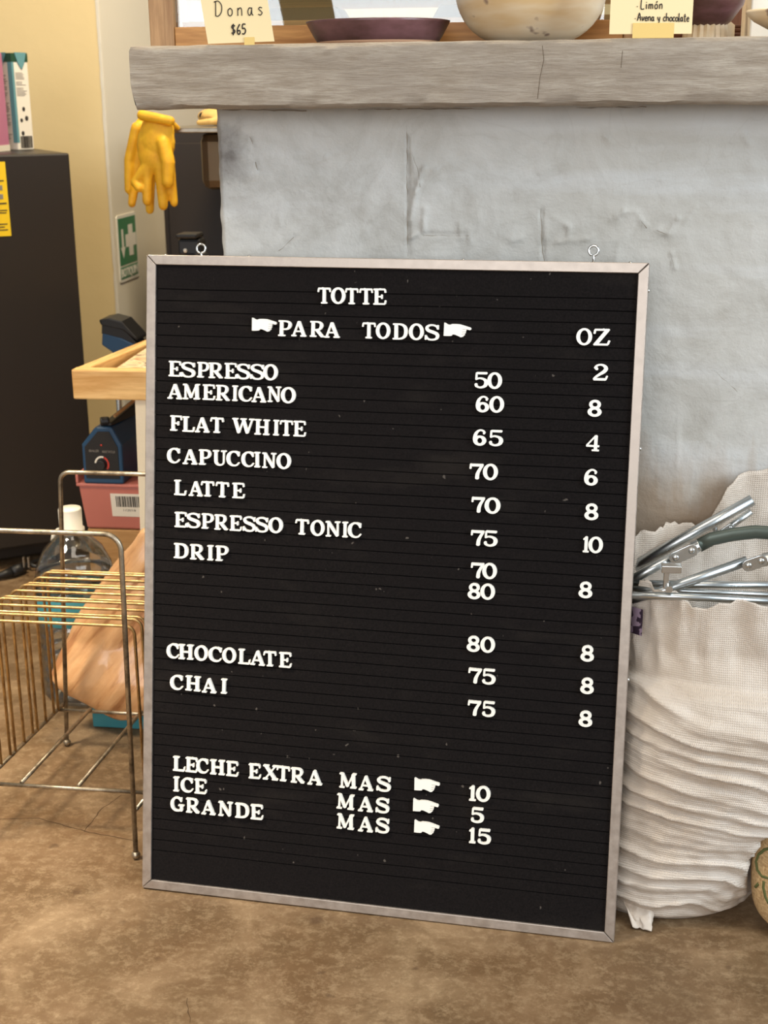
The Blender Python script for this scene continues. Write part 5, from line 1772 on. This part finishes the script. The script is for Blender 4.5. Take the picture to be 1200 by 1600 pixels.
# gloves lying on the table
gc = thing('work_glove', 'tan and black work glove lying on the steel table', 'glove', (-0.72, 2.95, tz2), group='gloves on the steel table')
R = rel(gc)
Y3 = 2.93
glove_mesh('glove_palm', [([R((-0.800, Y3, tz2 + 0.008)), R((-0.775, Y3, tz2 + 0.010)), R((-0.745, Y3 + 0.02, tz2 + 0.012))], [0.0055, 0.007, 0.009])], [(R((-0.772, Y3 + 0.06, tz2 + 0.020)), (0.045, 0.05, 0.019))], M['glove_tan'], gc)
glove_mesh('black_knuckles', [([R((-0.762, Y3 + 0.02, tz2 + 0.012)), R((-0.735, Y3 + 0.03, tz2 + 0.020))], [0.011, 0.012]), ([R((-0.80, Y3 + 0.03, tz2 + 0.022)), R((-0.79, Y3 + 0.05, tz2 + 0.03))], [0.007, 0.007])], [], M['black_rubber'], gc)
glove_mesh('fingertip', [([R((-0.735, Y3 - 0.01, tz2 + 0.014)), R((-0.712, Y3 - 0.01, tz2 + 0.022))], [0.012, 0.0125])], [], M['glove_tan'], gc)

# ------------------------------------------------------------------ on the countertop
CT = 1.0617
case = thing('pastry_case', 'wood framed glass pastry case standing on the countertop', 'display case', (-0.25, 1.98, CT))
R = rel(case)
X0, X1, Y0, Y1, ZT = -0.566, 0.085, 1.85, 2.20, 1.40
for x in (X0, X1 - 0.033):
    for y in (Y0, Y1 - 0.033):
        MB().box(R((x, y, CT)), R((x + 0.033, y + 0.033, ZT))).build('post', M['case_z'], case, bevel=0.0015)
for y in (Y0 + 0.002, Y1 - 0.03):
    MB().box(R((X0 + 0.0335, y, CT)), R((X1 - 0.0335, y + 0.026, CT + 0.031))).build('bottom_rail', M['case_x'], case, bevel=0.001)
    MB().box(R((X0 + 0.0335, y, ZT - 0.034)), R((X1 - 0.0335, y + 0.026, ZT))).build('top_rail', M['case_x'], case, bevel=0.001)
for x in (X0 + 0.002, X1 - 0.031):
    MB().box(R((x, Y0 + 0.0335, CT)), R((x + 0.026, Y1 - 0.0335, CT + 0.031))).build('side_rail', M['case_x'], case)
pn_ = MB().box(R((X0 + 0.0335, Y0 + 0.012, CT + 0.0315)), R((X1 - 0.0335, Y0 + 0.015, ZT - 0.0345))).build('glass_pane', M['pane'], case)
MB().box(R((X0 + 0.034, Y0 + 0.04, CT + 0.033)), R((X1 - 0.034, Y1 - 0.04, CT + 0.039))).build('shelf_board', M['case_x'], case)
MB().box(R((X0 + 0.0345, Y0 + 0.035, CT + 0.068)), R((X1 - 0.0345, Y1 - 0.035, CT + 0.080))).build('shelf_board', M['case_x'], case)
# pale papers lying on the case shelves
def paper(name, label, a, b, material, cat='paper', grp=None):
    o = MB().box(a, b).build(name, material, None, bevel=0.0005)
    c = [(p + q) / 2 for p, q in zip(a, b)]
    return tag(o, label, cat, grp)


paper('baking_paper', 'pale sheet standing inside the pastry case behind the Donas note', (-0.525, 1.895, CT + 0.0395), (-0.43, 1.898, CT + 0.0675), M['sign_white'])
paper('baking_paper', 'pale sheet lying on the upper shelf of the pastry case', (-0.47, 1.90, CT + 0.0802), (-0.02, 2.10, CT + 0.0822), M['sign_white'])
k_ = mat('dark_tin', srgb(70, 64, 66), 0.4)
o = MB().hexa([(-0.44, 1.93, CT + 0.0395), (-0.32, 1.93, CT + 0.0395), (-0.32, 2.02, CT + 0.0395), (-0.44, 2.02, CT + 0.0395), (-0.43, 1.94, CT + 0.058), (-0.33, 1.94, CT + 0.058), (-0.33, 2.01, CT + 0.058), (-0.43, 2.01, CT + 0.058)]).build('baking_tin', k_, None, bevel=0.002)
tag(o, 'dark baking tin inside the pastry case right of the Donas note', 'tin')
o = MB().hexa([(-0.20, 1.93, CT + 0.0395), (-0.10, 1.93, CT + 0.0395), (-0.10, 2.02, CT + 0.0395), (-0.20, 2.02, CT + 0.0395), (-0.19, 1.94, CT + 0.058), (-0.11, 1.94, CT + 0.058), (-0.11, 2.01, CT + 0.058), (-0.19, 2.01, CT + 0.058)]).build('baking_tin', k_, None, bevel=0.002)
tag(o, 'dark baking tin inside the pastry case right of the plum plate', 'tin')

# plum plate
a, b = (-0.3370, 1.7400, 1.0885), (-0.1597, 1.7400, 1.0906)
pcx, prx = (a[0] + b[0]) / 2, (b[0] - a[0]) / 2
pt_ = thing('plate', 'shallow plum brown ceramic dish with an unglazed foot on the countertop', 'dish', (pcx, 1.76, CT))
kx = prx
ph = 0.0285
MB().lathe([(0.0, 0.0035), (kx * 0.83, 0.0045), (kx * 0.855, 0.0058), (kx * 0.90, 0.012), (kx * 0.985, ph - 0.003), (kx, ph), (kx * 0.985, ph + 0.0005), (kx * 0.95, ph - 0.004), (kx * 0.80, 0.011), (0.0, 0.009)], 64).build('plate_body', M['plum_glaze'], pt_, smooth=True)
MB().lathe([(kx * 0.74, 0.0), (kx * 0.80, 0.0), (kx * 0.872, 0.0088), (kx * 0.74, 0.0088)], 64).build('unglazed_foot', M['raw_clay'], pt_, smooth=True)

# cream bowl
a, b = (-0.1538, 1.7600, 1.1098), (0.0289, 1.7600, 1.1065)
bcx, br_ = (a[0] + b[0]) / 2, (b[0] - a[0]) / 2
bw = thing('bowl', 'large round cream speckled ceramic bowl on the countertop', 'bowl', (bcx, 1.76, CT))
prof = []
for i in range(15):
    q = -PI / 2 + 0.32 + (PI / 2 + 0.35) * i / 14
    prof.append((br_ * math.cos(q) ** 0.72, 0.066 + 0.068 * math.sin(q)))
z00 = prof[0][1]
prof = [(r_, z_ - z00) for r_, z_ in prof]
prof = [(0.0, 0.0)] + prof
top_r, top_z = prof[-1]
prof += [(top_r - 0.006, top_z + 0.001)] + [(r_ - 0.006, z_ + 0.004) for r_, z_ in prof[-2:1:-1]] + [(0.0, 0.006)]
MB().lathe(prof, 64).build('bowl_body', M['speckled'], bw, smooth=True)

# dark vase, small white bottle, wood sticks, white box with a plate at the right
vx = (0.1488, 1.7600, 1.0936)[0]
vz = thing('vase', 'dark plum round vase on a pale ribbed foot, right of the flavour card', 'vase', (vx - 0.003, 1.765, CT))
MB().lathe([(0.016, 0.012), (0.030, 0.022), (0.043, 0.040), (0.049, 0.062), (0.046, 0.085), (0.034, 0.105), (0.020, 0.115), (0.018, 0.125), (0.022, 0.130), (0.0, 0.129)], 44).build('vase_body', M['plum_glaze'], vz, smooth=True)
vs, fs = [], []
NR = 80
for z_, rr in ((0.0, 0.026), (0.020, 0.024)):
    for j in range(NR):
        q = 2 * PI * j / NR
        e = rr + 0.0012 * math.cos(20 * q)
        vs.append((e * math.cos(q), e * math.sin(q), z_))
fs = [(j, (j + 1) % NR, NR + (j + 1) % NR, NR + j) for j in range(NR)] + [tuple(range(NR - 1, -1, -1)), tuple(range(NR, 2 * NR))]
MB().add(vs, fs).build('ribbed_foot', M['speckled'], vz)
wx = (0.1739, 1.8400, 1.0900)
wb = thing('small_bottle', 'small tan bottle with a white cap lying by the dark vase', 'bottle', (wx[0], 1.86, CT + 0.012))
wb.location.z = CT
MB().lathe([(0.015, 0.0), (0.016, 0.002), (0.016, 0.022), (0.011, 0.026)], 24).build('bottle_base', M['white_plastic'], wb, smooth=True)
MB().lathe([(0.010, 0.0265), (0.014, 0.036), (0.014, 0.075), (0.0, 0.078)], 24).build('bottle_neck', M['glove_tan'], wb, smooth=True)
for i in range(5):
    y_, z_ = 1.92 + 0.004 * (i % 2), CT + 0.0032 + 0.0064 * (i // 1) * 0.78
    o = MB().tube([(0.115, y_, z_ + 0.0004), (0.30, y_, z_)], 0.0025, 8).build('wooden_stick', M['brown_wood'], None, smooth=True)
    tag(o, 'thin dark wooden stick in the little stack between vase and white box', 'stick', 'dark wooden sticks on the countertop')
o = MB().box((0.090, 2.02, CT), (0.34, 2.05, CT + 0.30)).build('wooden_board', M['brown_wood'], None, bevel=0.002)
tag(o, 'dark brown wooden board standing at the back right of the countertop', 'board')
ax = (0.2014, 1.8000, 1.0948)
o = MB().box((ax[0], 1.80, CT), (ax[0] + 0.10, 1.90, CT + 0.12)).build('white_box', M['white_carton'], None, bevel=0.002)
tag(o, 'plain white box on the countertop at the right edge', 'box')
dx = (0.1847, 1.7000, 1.0869)
ds = thing('pedestal_dish', 'pale footed ceramic dish at the right end of the countertop', 'dish', (dx[0] + 0.055, 1.70, CT))
MB().lathe([(0.0, 0.0), (0.022, 0.0), (0.020, 0.006), (0.0, 0.007)], 32).build('foot', M['speckled'], ds, smooth=True)
MB().lathe([(0.0, 0.0072), (0.026, 0.008), (0.045, 0.018), (0.055, 0.027), (0.0545, 0.0305), (0.050, 0.030), (0.03, 0.017), (0.0, 0.013)], 40).build('dish_bowl', M['speckled'], ds, smooth=True)

# ------------------------------------------------------------------ handwritten notes
PEN = {
    'D': (0.62, [[(.12, .95), (.10, .05)], [(.0, .93), (.30, .98), (.52, .70), (.50, .28), (.30, .02), (.08, .04)]]),
    'o': (0.36, [[(.2, .5), (.05, .38), (.05, .12), (.18, .0), (.32, .12), (.32, .38), (.2, .5)]]),
    'n': (0.42, [[(.06, .5), (.06, .0)], [(.06, .34), (.20, .50), (.32, .42), (.34, .0)]]),
    'a': (0.42, [[(.30, .45), (.14, .48), (.04, .26), (.10, .03), (.22, .06), (.31, .40)], [(.31, .5), (.31, .12), (.40, .0)]]),
    's': (0.36, [[(.30, .46), (.14, .50), (.07, .38), (.20, .27), (.30, .14), (.18, .0), (.04, .06)]]),
    '$': (0.50, [[(.42, .80), (.22, .90), (.08, .72), (.24, .52), (.40, .34), (.28, .12), (.05, .16)], [(.26, 1.02), (.22, -.06)]]),
    '6': (0.44, [[(.34, .98), (.12, .60), (.06, .22), (.20, .0), (.36, .16), (.30, .38), (.10, .32)]]),
    '5': (0.46, [[(.40, .95), (.12, .95), (.08, .55), (.28, .58), (.40, .32), (.26, .04), (.04, .06)]]),
    'L': (0.44, [[(.06, .95), (.05, .03), (.40, .0)]]),
    'i': (0.18, [[(.08, .5), (.08, .0)], [(.08, .70), (.09, .73)]]),
    'm': (0.56, [[(.05, .5), (.05, .0)], [(.05, .38), (.16, .5), (.25, .40), (.26, .0)], [(.26, .38), (.38, .5), (.47, .38), (.48, .0)]]),
    'O': (0.38, [[(.2, .5), (.05, .38), (.05, .12), (.18, .0), (.32, .12), (.32, .38), (.2, .5)], [(.18, .64), (.30, .82)]]),
    'A': (0.52, [[(.02, .0), (.24, .95), (.44, .0)], [(.10, .36), (.38, .38)]]),
    'v': (0.36, [[(.03, .5), (.16, .0), (.31, .5)]]),
    'e': (0.38, [[(.05, .26), (.31, .28), (.22, .50), (.06, .36), (.08, .08), (.22, .0), (.33, .08)]]),
    'y': (0.40, [[(.04, .5), (.16, .12), (.30, .14)], [(.34, .5), (.26, -.10), (.10, -.40)]]),
    'c': (0.34, [[(.30, .44), (.16, .50), (.05, .26), (.12, .02), (.30, .06)]]),
    'h': (0.42, [[(.06, .98), (.05, .0)], [(.06, .34), (.20, .48), (.32, .38), (.33, .0)]]),
    'l': (0.20, [[(.08, .98), (.08, .06), (.16, .0)]]),
    't': (0.34, [[(.16, .90), (.15, .05), (.27, .0)], [(.03, .60), (.30, .62)]]),
    '.': (0.40, [[(.14, .24), (.18, .28)]]),
    ' ': (0.30, []),
}


def write(mb, text, x, z, size, gap, slope=0.0, bold=0.0):
    for ch in text:
        wd, sts = PEN[ch]
        for st in sts:
            pts = [Vector(p) for p in st]
            sm = []
            for i in range(len(pts) - 1):
                p0, p1, p2, p3 = [pts[max(0, min(len(pts) - 1, i + q))] for q in (-1, 0, 1, 2)]
                for q in range(4):
                    t = q / 4
                    sm.append(0.5 * ((2 * p1) + (p2 - p0) * t + (2 * p0 - 5 * p1 + 4 * p2 - p3) * t * t + (3 * p1 - p0 - 3 * p2 + p3) * t ** 3))
            sm.append(pts[-1])
            mb.tube([(x + p.x * size, -0.0004, z + p.y * size + slope * (x + p.x * size)) for p in sm], 0.00058 + bold, 6)
        x += (wd + gap) * size
    return mb


# note 1 (local x across, z up, y to the back), leaning against nothing but taped to the slab edge
n1r = thing('price_note', 'pale yellow handwritten note reading Donas, taped to the slab front', 'note', (-0.3887, 1.6280, 1.0631))
n1r.rotation_euler = (math.radians(-6), math.radians(-0.6), 0)
nw, nh = 0.0785, 0.080
SHR = -0.165
MB().prism([(-nw / 2 - 0.001, 0.0), (nw / 2 - 0.001, 0.0008), (nw / 2 + SHR * nh, nh), (-nw / 2 + SHR * nh, nh)], lambda x, y, d: (x, d, y), 0.0, 0.0006).build('note_paper', M['note'], n1r)
mb = MB()
write(mb, 'Donas', -0.0318, 0.0300, 0.0170, 0.30)
write(mb, '$65', -0.0125, 0.0095, 0.0115, 0.08, 0.0, 0.0002)
mb.build('handwriting', M['ink'], n1r, smooth=True)
MB().box((0.0030, -0.0012, -0.0040), (0.0150, -0.0005, 0.0060)).build('tape', M['tape'], n1r)

n2r = thing('flavour_note', 'pale yellow handwritten flavour card by the bowl, reading Limón, Avena y chocolate', 'note', (0.0750, 1.6280, 1.0656))
n2r.rotation_euler = (math.radians(-6), math.radians(0.6), 0)
cw = 0.0900
MB().box((-cw / 2, 0.0, 0.0), (cw / 2, 0.0006, 0.080)).build('note_paper', M['note'], n2r)
mb = MB()
write(mb, '.LimOn', -0.0170, 0.0265, 0.0098, 0.12)
write(mb, '.Avena y chocolate', -0.0185, 0.0138, 0.0086, 0.02, -0.02)
write(mb, 'y', -0.0270, 0.0430, 0.0110, 0.1)
mb.build('handwriting', M['ink'], n2r, smooth=True)
MB().box((-0.0195, -0.0012, -0.0045), (0.0255, -0.0005, 0.0115)).build('tape', M['tape'], n2r)
